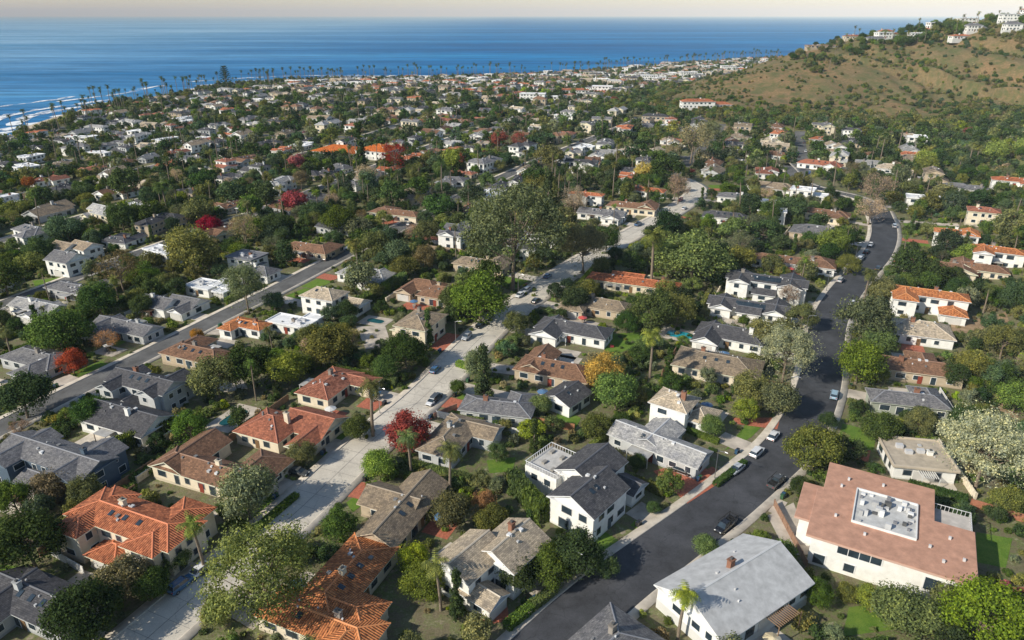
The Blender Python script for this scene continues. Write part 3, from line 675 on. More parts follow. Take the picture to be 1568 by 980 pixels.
def nearest_road(x,y):
    best=(1e9,None,None,0)
    for P,w in near:
        for k in range(0,len(P)-1):
            p=P[k]; d=math.hypot(p[0]-x,p[1]-y)
            if d<best[0]: q=P[k+1]; best=(d,p,math.atan2(q[1]-p[1],q[0]-p[0]),w)
    return best
random.seed(5)
def umbrella_mesh():
    b=MB(); n=8; r=1.5
    for k in range(n):
        a0,a1=2*math.pi*k/n,2*math.pi*(k+1)/n
        b.poly([(math.cos(a0)*r,math.sin(a0)*r,2.1),(math.cos(a1)*r,math.sin(a1)*r,2.1),(0,0,2.65)],'paint'); b.poly([(math.cos(a0)*r,math.sin(a0)*r,2.0),(math.cos(a1)*r,math.sin(a1)*r,2.0),(math.cos(a1)*r,math.sin(a1)*r,2.1),(math.cos(a0)*r,math.sin(a0)*r,2.1)],'paint')
    b.box(-.04,.04,-.04,.04,0,2.6,'trim',(.4,.3,.2)); b.box(-.6,.6,-.6,.6,.68,.74,'trim',(.4,.35,.3),True)
    for sx in (-1.1,1.1): b.box(sx-.25,sx+.25,-.25,.25,.0,.45,'trim',(.3,.3,.3)); b.box(sx*1.22-.04,sx*1.22+.04,-.25,.25,.45,.9,'trim',(.3,.3,.3))
    return b.mesh('patio_umbrella')
UMB=umbrella_mesh()
def bin_mesh():
    b=MB()
    b.box(-.28,.28,-.3,.3,.06,1.0,'paint'); b.box(-.31,.31,-.34,.33,1.0,1.07,'paint'); b.box(-.25,.25,.33,.4,.93,1.0,'tyre',bottom=True); b.box(-.33,-.28,.18,.34,0,.18,'tyre'); b.box(.28,.33,.18,.34,0,.18,'tyre')
    return b.mesh('wheelie_bin')
BIN=bin_mesh()
for (x,y,L_,W_,a) in HOUSES:
    if y>420: continue
    sg=random.choice([-1,1]); c,s=math.cos(a),math.sin(a); lx,ly=random.uniform(-.2,.2)*L_,sg*(W_/2+2.6)
    px,py=x+c*lx-s*ly,y+s*lx+c*ly
    if oat(px,py)==0:
        slab('paved_patio',rectpts(px,py,random.uniform(6,10),5.5,a),random.choice(['drive','pave','drive','brickpave']),.045,3)
        if y<260 and random.random()<.6:
            o=bpy.data.objects.new('patio_umbrella',UMB); link(o); o.location=(px,py,h(px,py)+.05); o.rotation_euler=(0,0,random.random()*3); o.color=(*random.choice([(.75,.73,.68),(.6,.1,.08),(.1,.2,.35),(.7,.6,.4)]),1)
    ox=random.choice([-1,1])*L_*.28
    gx_,gy_=x+math.cos(a)*ox,y+math.sin(a)*ox
    d,p,ra,w=nearest_road(gx_,gy_)
    if d>45: continue
    ux,uy=(gx_-p[0])/d,(gy_-p[1])/d
    s0=w/2+1.7; s1=max(s0+2,d-min(W_,L_)/2)
    mx,my=p[0]+ux*(s0+s1)/2,p[1]+uy*(s0+s1)/2
    slab('driveway',rectpts(mx,my,s1-s0,5.2,math.atan2(uy,ux)),random.choice(['drive','drive','drive','brickpave','pave']),.09)
    vx,vy=-uy,ux
    for q in range(2):
        bx,by=p[0]+ux*(w/2+2.3)+vx*(3.2+q*.8),p[1]+uy*(w/2+2.3)+vy*(3.2+q*.8)
        if y<200: o=bpy.data.objects.new('wheelie_bin',BIN); link(o); o.location=(bx,by,h(bx,by)+.02); o.rotation_euler=(0,0,ra); o.color=(*random.choice([(.03,.08,.15),(.03,.1,.04),(.03,.03,.03)]),1)
    if random.random()<.85:
        sg=random.choice([-1,1]); l=s1-s0-1
        if l>3:
            cx_,cy_=mx+vx*7.4*sg+ux,my+vy*7.4*sg+uy
            if not omark_rect(cx_,cy_,l-1,8,math.atan2(uy,ux),None): slab('lawn',rectpts(cx_,cy_,l,9,math.atan2(uy,ux)),'lawn',.05)
# ---------------------------------------------------------------- procedural neighbourhood
PAL=[('shingle',CHAR),('shingle',GREY),('shingle',LGREY),('shingle',BROWN),('shingle',TAUPE),('tile',TILE),('shingle',CHAR),('tile',TILEB),('flat',WROOF),('shingle',CHAR),('shingle',GREY),('shingle',BROWN),('shingle',BEIGE)]
WP=[WHITE,CREAM,GRYW,WHITE,TANW,WHITE,WHITE]
VAR=[]
NV=52
for i in range(NV):
    rm,rc=PAL[i%len(PAL)]; rs=random.Random(i*7); j=rs.uniform(.75,1.25); st=2 if rs.random()<.35 else 1
    kind='flat' if rm=='flat' else rs.choice(['hip','hip','gable'])
    l,w_=rs.uniform(14,23),rs.uniform(10.5,15)
    b,_,_,_=make_house(l,w_,kind,st,rm,tuple(min(.8,c*j) for c in rc),WP[i%7],rs.choice(['L','T','Z','U','M','S','Z']),i)
    a=MB()
    for mb in b.values():
        off=len(a.v); a.v+=mb.v; a.f+=[tuple(k+off for k in f) for f in mb.f]; a.m+=mb.m; a.c+=mb.c
    nm={'tile':'tiled_roof_house','flat':'flat_roof_house'}.get(rm,'suburban_house')
    VAR.append((nm,a.mesh(nm),l,w_))
random.seed(11); cnt=0
def vis(x,y,z,m=260):
    u,v=proj(x,y,z); return -m<u<1568+m and v<1200
def tryhouse(x,y,a,pool=None,scale=1.0):
    global cnt
    if not oklow(x,y) or not vis(x,y,0): return
    k=random.randrange(len(VAR)) if pool is None else random.choice(pool)
    nm,me,l,w_=VAR[k]
    if omark_rect(x,y,(l+2)*scale,(w_+2)*scale,a,None): return
    o=bpy.data.objects.new(nm,me); link(o); o.location=(x,y,h(x,y)+.1); o.rotation_euler=(0,0,a+random.choice([0,math.pi])); o.scale=(scale,scale,scale)
    omark_rect(x,y,(l+1)*scale,(w_+1)*scale,a,2); cnt+=1
whites=[i for i in range(NV) if PAL[i%13][1] in (WROOF,LGREY,BEIGE,TILE)]
for k in range(-8,12):
    for sd in (-1,1):
        s=-200+random.random()*10
        while s<1850:
            x,y=ST2(s,87*k+(wig(s,k) if k in range(-7,9) else 0)+sd*(18+random.uniform(-2,5)))
            if y>215 or (x<-150 and y>150):
                if random.random()>.05: tryhouse(x,y,R(A)+random.choice([0,0,math.pi/2])+random.uniform(-.2,.2),whites if (y>1050 and random.random()<.4) else None,random.uniform(.85,1.12))
            s+=random.uniform(17,23)
for k in range(-8,12):
    for dt in (37,50):
        s=250+random.random()*20
        while s<1850:
            x,y=ST2(s,87*k+dt+(wig(s,k) if k in range(-7,9) else 0)+random.uniform(-3,3))
            if y>420 and random.random()<(.55 if y<1000 else .9): tryhouse(x,y,R(A)+random.choice([0,math.pi/2])+random.uniform(-.2,.2),whites if (y>1050 and random.random()<.5) else None, random.uniform(.75,1.0))
            s+=random.uniform(18,24)
print('houses',cnt,time.time()-T0)
for (u,v,l,w_,st) in ((826,150,46,16,3),(890,140,60,16,2),(930,138,40,18,3),(1080,158,50,16,2),(1000,120,40,16,3),(1060,115,44,16,3),(1120,105,44,16,3),(720,140,40,14,2)):
    x,y=G(u,v,4); place_house('apartment_block',x,y,l,w_,R(random.choice([-10,A-90,0])),'hip' if st<3 else 'flat',st,'tile' if st<3 else 'flat',TILE if st<3 else WROOF,WHITE,'S',int(u))
# ---------------------------------------------------------------- vegetation meshes
def tube(V,Fq,p0,p1,r0,r1,n=6):
    p0=np.array(p0,float); p1=np.array(p1,float); d=p1-p0; d/=np.linalg.norm(d)+1e-9
    a=np.cross(d,(0.3,.9,.1)); a/=np.linalg.norm(a); b_=np.cross(d,a); i=len(V)
    for k in range(n):
        t_=2*math.pi*k/n; V.append(p0+(a*math.cos(t_)+b_*math.sin(t_))*r0)
    for k in range(n):
        t_=2*math.pi*k/n; V.append(p1+(a*math.cos(t_)+b_*math.sin(t_))*r1)
    for k in range(n): Fq.append((i+k,i+(k+1)%n,i+n+(k+1)%n,i+n+k))
def leafquads(C,Nn,size,r):
    n=len(C); Nn=Nn/np.linalg.norm(Nn,axis=1,keepdims=True)
    q=r.normal(size=(n,3)); a=np.cross(Nn,q); a/=np.linalg.norm(a,axis=1,keepdims=True); b_=np.cross(Nn,a)
    s=size*r.uniform(.6,1.3,(n,1)); a=a*s; b_=b_*s*.62
    V=np.stack([C-a,C-b_*.9,C+a,C+b_],1).reshape(-1,3)
    return V,np.arange(n*4).reshape(n,4)
def rdir(r,n):
    v=r.normal(size=(n,3)); return v/np.linalg.norm(v,axis=1,keepdims=True)
def finish(name,V,Fq,LV,LF,bark='bark'):
    nt_=len(V)
    if nt_:
        VV=np.vstack([np.array(V),LV]); FF=np.vstack([np.array(Fq),LF+nt_]); mi=np.r_[np.ones(len(Fq),int),np.zeros(len(LF),int)]
    else: VV,FF,mi=LV,LF,np.zeros(len(LF),int)
    return npmesh(name,VV,FF,mi,[M['foliage'],M[bark]])
def crown(name,seed,th=.25,rx=.4,rz=.36,nc=34,per=130,leaf=.03,cr=.14,lo=-.5,shape='round',sparse=False):
    r=np.random.default_rng(seed); V=[];Fq=[]
    lean=r.uniform(-.04,.04,2); c0=np.array([lean[0],lean[1],th+rz*.9])
    d=rdir(r,nc*3); d=d[d[:,2]>lo][:nc]; nc=len(d)
    rf=r.uniform(.45,1.0,(nc,1))**.6; ax=r.uniform(.85,1.15,2)
    cc=c0+d*rf*np.array([rx*ax[0],rx*ax[1],rz])
    if shape=='cone':
        hh=r.uniform(0,1,nc)**1.2; an=r.uniform(0,6.28,nc); rr=rx*(1-hh)**.8*r.uniform(.5,1,nc); cc=np.stack([np.cos(an)*rr,np.sin(an)*rr,.08+hh*.88],1)
    crr=cr*r.uniform(.6,1.4,nc)
    Cs=[];Ns=[]
    for k in range(nc):
        n=int(per*(crr[k]/cr)**2); dd=rdir(r,n); rad=crr[k]*r.uniform(.65,1.12,(n,1))
        Cs.append(cc[k]+dd*rad*np.array([1,1,.8])+r.normal(size=(n,3))*crr[k]*.1); Ns.append(dd+r.normal(size=(n,3))*.4+np.array([0,0,.15]))
    n=int(per*nc*.09); dd=rdir(r,n); Cs.append(c0+dd*np.array([rx,rx,rz])*r.uniform(.9,1.35,(n,1)) if shape!='cone' else cc[r.integers(0,nc,n)]); Ns.append(dd+r.normal(size=(n,3)))
    LV,LF=leafquads(np.vstack(Cs),np.vstack(Ns),leaf,r)
    t0=.03 if not sparse else .022
    mid=np.array([lean[0]*.5,lean[1]*.5,th]); tube(V,Fq,(0,0,-.05),mid,t0,t0*.7,8); top=c0+np.array([0,0,rz*.2]); tube(V,Fq,mid,top,t0*.7,t0*.25)
    for k in r.permutation(nc)[:min(nc,26 if sparse else 14)]:
        f=r.uniform(0,.8); s=mid+(top-mid)*f; m_=(s+cc[k])/2+np.array([0,0,-.02]); tube(V,Fq,s,m_,t0*.4,t0*.25,5); tube(V,Fq,m_,cc[k],t0*.25,t0*.08,5)
    return finish(name,V,Fq,LV,LF)
def shrub(name,seed,nc=9,per=100,leaf=.075,cr=.28):
    r=np.random.default_rng(seed); d=rdir(r,nc); cc=np.array([0,0,.38])+d*np.array([.38,.38,.22]); Cs=[];Ns=[]
    for k in range(nc):
        c_=cr*r.uniform(.7,1.2); dd=rdir(r,per); Cs.append(cc[k]+dd*c_*r.uniform(.75,1.1,(per,1))); Ns.append(dd+r.normal(size=(per,3))*.5+np.array([0,0,.3]))
    LV,LF=leafquads(np.vstack(Cs),np.vstack(Ns),leaf,r); m=LV[:,2].reshape(-1,4).min(1)>-.05
    return finish(name,[],[],LV,LF[m])
def palm(name,seed,nf=38,fl=.24,trunk=.8,slim=.018):
    r=np.random.default_rng(seed); V=[];Fq=[]; pts=[np.array([0,0,-.03])]; b=r.uniform(-.05,.05,2)
    for k in range(1,7): f=k/6; pts.append(np.array([b[0]*f*f,b[1]*f*f,trunk*f]))
    for k in range(6): tube(V,Fq,pts[k],pts[k+1],slim*(1.25-.4*k/6),slim*(1.25-.4*(k+1)/6),8)
    top=pts[-1]; LVs=[]
    for k in range(nf):
        az=r.uniform(0,6.28); el=r.uniform(-.7,1.35); l=fl*r.uniform(.8,1.1); dirh=np.array([math.cos(az),math.sin(az),0]); sd=np.array([-math.sin(az),math.cos(az),0])
        p=top.copy(); e=el; n=9
        for q in range(n):
            stp=(dirh*math.cos(e)+np.array([0,0,1])*math.sin(e))*l/n; p2=p+stp; e-=.2
            wd=fl*.20*math.sin(math.pi*min(.98,(q+1.2)/(n+1)))**.7
            for sg in (-1,1):
                tip=sd*sg*wd*r.uniform(.8,1.1)+stp*.9-np.array([0,0,wd*.45])
                LVs.append(np.array([p,p+stp*.55,p+tip+stp*.3,p+tip]))
            p=p2
    LV=np.vstack(LVs); LF=np.arange(len(LV)).reshape(-1,4)
    return finish(name,V,Fq,LV,LF,'palmbark')
def norfolk(name,seed):
    r=np.random.default_rng(seed); V=[];Fq=[]; tube(V,Fq,(0,0,-.03),(0,0,1),.018,.003,8); C=[];Nn=[]
    for k in range(12):
        z=.15+.82*k/12; l=.3*(1-z)**.6+.03
        for q in range(6):
            az=q*math.pi/3+k*.5
            for s in np.linspace(.1,1,16):
                for _ in range(5): C.append((math.cos(az)*l*s+r.normal()*.012,math.sin(az)*l*s+r.normal()*.012,z+.05*s*s+r.normal()*.005)); Nn.append(r.normal(size=3)+np.array([0,0,.7]))
    LV,LF=leafquads(np.array(C),np.array(Nn),.014,r); return finish(name,V,Fq,LV,LF)
def hedge_mesh(name,seed,Ln=6,Wd=1.3,Ht=1.0):
    r=np.random.default_rng(seed); n=2600; C=np.zeros((n,3)); Nn=np.zeros((n,3))
    f=r.random(n); x=r.uniform(-Ln/2,Ln/2,n)
    for i in range(n):
        if f[i]<.4: C[i]=(x[i],r.uniform(-Wd/2,Wd/2),Ht); Nn[i]=(0,0,1)
        elif f[i]<.68: C[i]=(x[i],-Wd/2,r.uniform(0,Ht)); Nn[i]=(0,-1,0)
        elif f[i]<.96: C[i]=(x[i],Wd/2,r.uniform(0,Ht)); Nn[i]=(0,1,0)
        else: s=r.choice([-1,1]); C[i]=(s*Ln/2,r.uniform(-Wd/2,Wd/2),r.uniform(0,Ht)); Nn[i]=(s,0,0)
    C+=r.normal(size=C.shape)*.07; Nn+=r.normal(size=C.shape)*.5
    LV,LF=leafquads(C,Nn,.14,r); return finish(name,[],[],LV,LF)
HI=[crown('broadleaf_tree',10+i,th=.2,nc=46,per=240,leaf=.0195,cr=.125+.01*(i%3),rx=.38+.04*(i%2),rz=.36-.03*(i%3)) for i in range(5)]
MID=[crown('broadleaf_tree',30+i,th=.2,nc=28+4*(i%3),per=120,leaf=.030,cr=.13+.01*(i%3),rx=.36+.03*(i%3),rz=.32+.05*(i%2)) for i in range(7)]
LOW=[crown('tree',50+i,th=.12,nc=11+i%4,per=46,leaf=.062,cr=.19,rx=.36+.02*(i%3),rz=.30+.04*(i%3)) for i in range(8)]
EUC=[crown('eucalyptus_tree',70+i,th=.28,nc=96,per=180,leaf=.0115,cr=.082,rx=.42,rz=.38,lo=-.4,sparse=True) for i in range(3)]
BARE=[crown('bare_tree',80+i,th=.2,nc=56,per=60,leaf=.013,cr=.1,rx=.38,rz=.36,sparse=True) for i in range(2)]
CYP=[crown('cypress_tree',90+i,nc=46,per=70,leaf=.02,cr=.06,rx=.11,shape='cone') for i in range(2)]
SHR=[shrub('shrub',100+i) for i in range(5)]
PALM=[palm('palm_tree',110+i) for i in range(3)]; PALMT=[palm('palm_tree',120+i,nf=30,fl=.16,trunk=.9,slim=.013) for i in range(3)]
NORF=norfolk('norfolk_pine',5); HEDGE=[hedge_mesh('hedge',i) for i in range(3)]
DARK=(.068,.108,.036); MIDG=(.125,.178,.043); BRI=(.225,.285,.042); OLI=(.19,.195,.066); GG=(.175,.195,.12); YEL=(.42,.30,.055); RED=(.36,.04,.045); ORG=(.40,.17,.06); PNK=(.44,.32,.27); PALE=(.33,.34,.245); BRN=(.26,.205,.115); DK2=(.047,.078,.038); BLG=(.09,.14,.078)
def put(name,me,x,y,sc,col,sz=None,rot=None,dz=0):
    o=bpy.data.objects.new(name,me); link(o); o.location=(x,y,h(x,y)+dz); o.rotation_euler=(0,0,random.uniform(0,6.28) if rot is None else rot)
    o.scale=(sc,sc*random.uniform(.92,1.08),sz if sz else sc*random.uniform(.92,1.08)); o.color=(*col,1); return o
TREES=[(40,822,120,'b',DARK),(122,935,120,'b',DARK),(178,880,95,'b',BRN),(20,760,70,'b',MIDG),(400,885,190,'e',OLI),(375,748,108,'b',GG),(300,812,60,'P',MIDG),(580,708,66,'b',BRI),(625,652,80,'b',RED),(687,700,55,'P',OLI),(690,775,80,'b',OLI),(645,885,75,'b',BRI),(672,875,60,'P',OLI),(630,850,60,'b',BRI),(885,838,100,'b',DARK),(790,872,80,'b',DARK),(840,860,80,'b',MIDG),(750,790,60,'b',OLI),(740,770,50,'b',ORG),(1046,915,65,'P',BRI),
(730,555,58,'b',GG),(620,530,72,'b',DARK),(440,552,76,'b',BRI),(385,555,85,'b',DARK),(500,520,90,'b',OLI),(330,572,80,'b',OLI),(735,452,92,'b',MIDG),(700,452,60,'b',MIDG),(785,365,165,'E',GG),(895,378,85,'e',BRN),(1002,375,50,'P',OLI),(1065,375,112,'b',MIDG),(1030,385,60,'b',DARK),(925,560,72,'b',YEL),(945,590,84,'b',MIDG),(1150,590,72,'b',OLI),(1205,540,100,'e',PALE),(1190,600,76,'b',GG),(1325,482,98,'b',GG),(1318,548,84,'b',BRI),(1345,520,64,'b',MIDG),(1252,680,90,'b',OLI),(1350,645,72,'b',MIDG),(1512,690,140,'e',PALE),(1490,550,60,'b',OLI),(1465,568,50,'b',DARK),(1510,930,130,'b',BRI),(1400,925,110,'b',MIDG),(1340,915,60,'b',BRI),(1450,915,70,'b',OLI),
(288,378,84,'b',OLI),(85,498,90,'b',MIDG),(30,600,90,'b',DARK),(108,552,48,'b',RED),(163,518,46,'g',ORG),(450,302,48,'b',RED),(320,341,42,'b',RED),(515,330,60,'b',MIDG),(572,375,58,'b',OLI),(185,328,52,'b',DARK),(605,240,48,'g',RED),(765,212,34,'b',RED),(795,215,30,'g',RED),(1040,288,48,'g',PNK),(1345,288,60,'g',PNK),(1335,320,50,'g',PNK),(375,440,86,'e',GG),(182,412,72,'g',BRN),(150,455,66,'b',DARK),(215,465,44,'b',DARK),(565,600,58,'P',OLI),(655,497,18,'c',DARK),(1160,342,58,'b',GG),(1125,322,28,'P',OLI),(1275,365,58,'b',MIDG),(878,303,50,'g',PNK),(1060,215,64,'g',BRN),(1085,205,44,'e',GG),(405,295,54,'b',DARK),(550,225,20,'c',DARK),(880,455,54,'b',DARK),(1000,470,74,'b',MIDG),(1000,520,48,'P',BRI),(790,490,46,'b',OLI),(430,715,32,'b',MIDG),(460,690,52,'b',OLI),(545,650,50,'b',MIDG),(140,620,64,'b',DARK),(290,650,64,'b',MIDG),(80,740,74,'b',BRN),(130,745,64,'b',OLI),(240,600,40,'b',OLI),(1210,450,44,'g',PNK),(1230,480,54,'b',OLI),(1170,505,58,'b',OLI),(1040,470,64,'b',OLI),(960,490,44,'b',DARK),(590,560,54,'b',DARK),(540,520,44,'g',BRN),(475,510,54,'b',OLI),(1225,740,40,'b',DARK),(1270,640,36,'b',DARK),(1090,650,48,'b',MIDG),(1140,625,48,'b',BRI),(975,705,36,'b',DARK),(925,860,54,'b',DARK),(1000,775,26,'b',DARK),(1080,830,50,'b',MIDG),(1255,905,55,'b',MIDG),(1300,905,45,'b',OLI),(330,930,64,'b',OLI),(230,890,64,'b',DARK),(270,850,54,'b',MIDG),(520,800,64,'b',MIDG),(700,590,34,'b',MIDG),(915,650,54,'b',OLI),(950,640,40,'b',DARK),(825,615,44,'b',MIDG),(1470,440,44,'b',DARK),(1390,430,40,'b',MIDG),(1350,440,54,'b',OLI),(1300,400,40,'b',OLI),(1560,450,64,'b',DARK),(1540,520,64,'b',OLI),(1560,600,74,'b',MIDG),(1480,640,64,'b',DARK),(1410,640,54,'b',OLI),(1545,760,64,'b',OLI),(760,690,40,'b',DARK),(1330,425,34,'P',OLI),(655,350,50,'b',OLI),(650,390,44,'b',BRN),(1490,225,20,'P',OLI),(1500,228,18,'P',OLI),(1020,250,54,'b',DARK),(840,235,50,'b',OLI),(840,285,20,'c',DARK),(230,320,54,'b',DARK),(190,275,54,'b',DARK),(230,420,40,'b',BRI),
(700,240,32,'b',RED),(460,275,34,'e',BRN),(560,270,44,'g',PNK),(640,285,44,'b',DARK),(880,310,44,'g',PNK),(300,510,26,'b',ORG),(530,470,44,'b',DARK),(620,400,50,'b',OLI),(830,350,54,'g',BRN),(930,360,54,'b',DARK),(1180,320,44,'b',DARK),(545,380,40,'P',OLI),(250,290,30,'P',DARK),(740,560,30,'c',DARK),(420,340,50,'b',DARK),(350,290,50,'b',BLG),(480,320,46,'b',DARK),(100,340,60,'b',BLG),(60,380,50,'b',DARK),(600,290,50,'b',DARK),(720,290,50,'b',BLG),(820,270,50,'b',DARK),(670,310,50,'b',DARK)]
for i,(u,v,wpx,ty,col) in enumerate(TREES):
    hc={'b':4.,'e':8.,'E':19.,'g':6.,'P':7.,'c':5.}[ty]
    x,y=G(u,v,hc); fw=y*cp+(CH-h(x,y)-hc)*sp; wm=wpx*fw/F
    hc=wm*.5 if ty!='P' else wm*1.3
    if ty=='c': hc=wm*2
    if ty!='E': x,y=G(u,v,min(hc,16))
    if ty=='b': put('red_leaf_tree' if col==RED else 'broadleaf_tree',(HI if y<330 else MID)[i%5],x,y,wm/1.14,col,wm/1.14*(.8 if wm>24 else random.uniform(.9,1.05)))
    elif ty in 'eE': put('eucalyptus_tree',EUC[i%3],x,y,wm/1.05,col,wm*(.98 if ty=='E' else .9))
    elif ty=='g': put('sparse_tree',BARE[i%2],x,y,wm/1.02,col)
    elif ty=='P': put('palm_tree',PALM[i%3],x,y,wm/.5,col,wm*1.9)
    elif ty=='c': put('cypress_tree',CYP[i%2],x,y,wm/.3,col)
    omark_rect(x,y,wm*.4,wm*.4,0,5)
x,y=G(348,140); put('norfolk_pine',NORF,x,y,36,DK2)
random.seed(21)
nt_=0
GC=[DARK,MIDG,OLI,MIDG,DARK,GG,BRI,OLI,BLG,DARK,MIDG,OLI,DARK,BLG,DK2,DK2]
yy=60.0
while yy<470:
    xx=-430.0
    stp=6.6 if yy<215 else 7.4
    while xx<440:
        x=xx+random.uniform(-3.2,3.2); y=yy+random.uniform(-3.2,3.2); xx+=stp
        if not vis(x,y,0,120) or proj(x,y,0)[1]>1120: continue
        if bil(HILL,x,y)>3: continue
        if bil(SLOPE,x,y)>5 and random.random()<.45: continue
        if random.random()<.22: continue
        if not ofree(x,y,1): continue
        wm=random.uniform(3.6,6.8) if y<215 else (random.uniform(4.5,9) if random.random()<.87 else random.uniform(10,15))
        rr_=random.random()
        if rr_<.06: put('palm_tree',random.choice(PALM+PALMT),x,y,random.uniform(9,15),random.choice([OLI,MIDG]))
        elif rr_<.11: put('cypress_tree',random.choice(CYP),x,y,random.uniform(7,11),DARK)
        elif rr_<.16: put('sparse_tree',random.choice(BARE),x,y,wm*1.1,random.choice([PNK,BRN,GG,OLI]))
        elif rr_<.168: put('autumn_tree',random.choice(MID),x,y,wm/1.02,random.choice([ORG,YEL,RED]))
        else: put('garden_tree',random.choice(MID),x,y,wm/1.05,random.choice(GC),wm*random.uniform(.75,1.1))
        nt_+=1
    yy+=stp
print('trees',nt_,time.time()-T0)
def mass(name,me0,pts,col):
    """one named object: instanced plants on ground points. pts: (x,y,size)"""
    V=[];Fq=[]
    for (x,y,s) in pts:
        a=random.uniform(0,6.28); z=h(x,y)-.05*s; i=len(V); r_=s*.7071
        for k in range(4): V.append((x+math.cos(a+k*math.pi/2)*r_,y+math.sin(a+k*math.pi/2)*r_,z))
        Fq.append((i,i+1,i+2,i+3))
    if not Fq: return
    me=me0.copy(); me.materials[0]=m_foliage(col)
    o=bpy.data.objects.new(name,npmesh(name,V,Fq,None,[M['ground']])); link(o)
    o.instance_type='FACES'; o.use_instance_faces_scale=True; o.instance_faces_scale=1.0; o.show_instancer_for_render=False; o.show_instancer_for_viewport=False
    c=bpy.data.objects.new('foliage',me); link(c); c.parent=o; c.color=(*col,1)
def scatter(y0,y1,step,prob,fn):
    out=[]; y=y0
    while y<y1:
        hw=y*.9+60; x=-hw
        while x<hw:
            px,py=x+random.uniform(-.5,.5)*step,y+random.uniform(-.5,.5)*step; x+=step
            if random.random()>prob: continue
            if not vis(px,py,0,150): continue
            r_=fn(px,py)
            if r_: out.append((px,py,r_))
        y+=step
    return out
def buckets(name,pts,meshes,cols,wts):
    buck=[[] for _ in cols]
    for p in pts: buck[random.choices(range(len(cols)),wts)[0]].append(p)
    for i,(b,c) in enumerate(zip(buck,cols)): mass(name,meshes[i%len(meshes)],b,c)
def shr_fn(x,y):
    if bil(HILL,x,y)>2.5: return None
    o=oat(x,y)
    if o not in (0,5): return None
    if bil(SLOPE,x,y)>6 and random.random()<.35: return None
    return random.uniform(1.3,3.1) if ofree(x,y,1) else random.uniform(.8,1.5)
pts=scatter(55,330,2.5,.6,shr_fn)
buckets('garden_shrubs',pts,SHR,[DARK,MIDG,OLI,BRI,GG,MIDG,DARK,BRN,(.35,.08,.12),(.36,.34,.08)],[5,6,5,3.2,4,4,4,2,.2,.6])
print('shrubs',len(pts),time.time()-T0)
def far_fn(x,y):
    if bil(D,x,y)<24 or bil(HILL,x,y)>4: return None
    if not ofree(x,y,1) and not (oat(x,y)==0 and random.random()<.25): return None
    if bil(HILL,x,y)>.8 or bil(SLOPE,x,y)>1: return random.uniform(5,10)
    return (random.uniform(4.5,8) if random.random()<.87 else random.uniform(9,14)) if y<1000 else random.uniform(4.5,8.5)
pts=scatter(450,900,6.3,.68,far_fn)+scatter(900,2000,8.2,.66,far_fn)+[(p[0],p[1],p[2]*.5) for p in scatter(330,450,4.5,.5,far_fn)]
buckets('distant_trees',pts,LOW,[DARK,MIDG,OLI,BRI,GG,DK2,BLG,(.24,.08,.07),MIDG,DK2,DARK,(.34,.27,.2)],[6,5,5,1.3,5,5,4,.1,4,4,6,.45])
print('far',len(pts),time.time()-T0)
def hill_fn(x,y):
    hl=bil(HILL,x,y); sl=bil(SLOPE,x,y)
    if (hl<4 and sl<3) or oat(x,y)==2: return None
    nz=float(vnoise(np.array([x]),np.array([y]),26,9)[0])
    if hl>=4 and y>480:
        if hl<9: return random.uniform(3,7.5) if random.random()<.65 else None
        g=float(bil(gul,x,y))
        if g<.42: return random.uniform(2,5) if random.random()<.6 else None
        if hl>60 or x>500: return random.uniform(2.5,6.5) if random.random()<.7 else None
        if random.random()<.10+.65*(nz>.62): return random.uniform(1.3,3.4)
        return None
    return random.uniform(1.5,4.5) if random.random()<.22+.5*(nz>.5) else None
pts=scatter(120,1000,4.6,.85,hill_fn)
buckets('hillside_scrub',pts,SHR,[OLI,DARK,MIDG,BRN,(.16,.165,.055),BLG],[4.5,4,3.5,3,4.5,2])
for _ in range(330):
    x=random.uniform(310,700); y=np.interp(x,[310,335,380,480,620,700],[825,845,868,878,862,855])+random.uniform(-60,20)
    if oat(x,y)!=0 : continue
    if random.random()<.15: put('palm_tree',random.choice(PALMT),x,y,random.uniform(12,18),OLI)
    else: put('ridge_tree',random.choice(MID),x,y,random.uniform(4,9) if x<420 else random.uniform(5,12),random.choice([DARK,MIDG,OLI,DARK]))
P=resample(COAST[2:-1],4.5)
for p in P:
    x,y=p[0]+random.uniform(-5,70),p[1]-random.uniform(15,80)
    if x>700 or bil(D,x,y)<16 or random.random()<.2 or oat(x,y)==2: continue
    put('palm_tree',random.choice(PALMT),x,y,random.uniform(17,27),DARK)
for _ in range(480):
    y=random.uniform(330,1250); x=random.uniform(-.7,.55)*y
    if oat(x,y)==0 and oklow(x,y): put('palm_tree',random.choice(PALMT),x,y,random.uniform(13,22),random.choice([OLI,DARK,DARK]))
def hedge(p,q,ht,wd=1.3,col=MIDG):
    dx,dy=q[0]-p[0],q[1]-p[1]; l=math.hypot(dx,dy); n=max(1,round(l/6)); e=bpy.data.objects.new('hedge',None); link(e); e.location=(p[0],p[1],h(*p))
    for k in range(n):
        x,y=p[0]+dx*(k+.5)/n,p[1]+dy*(k+.5)/n; o=bpy.data.objects.new('hedge_section',random.choice(HEDGE)); link(o); o.parent=e
        o.location=(x-p[0],y-p[1],h(x,y)-h(*p)); o.rotation_euler=(0,0,math.atan2(dy,dx)+random.choice([0,math.pi])); o.scale=(l/n/6,wd/1.3,ht); o.color=(*col,1)
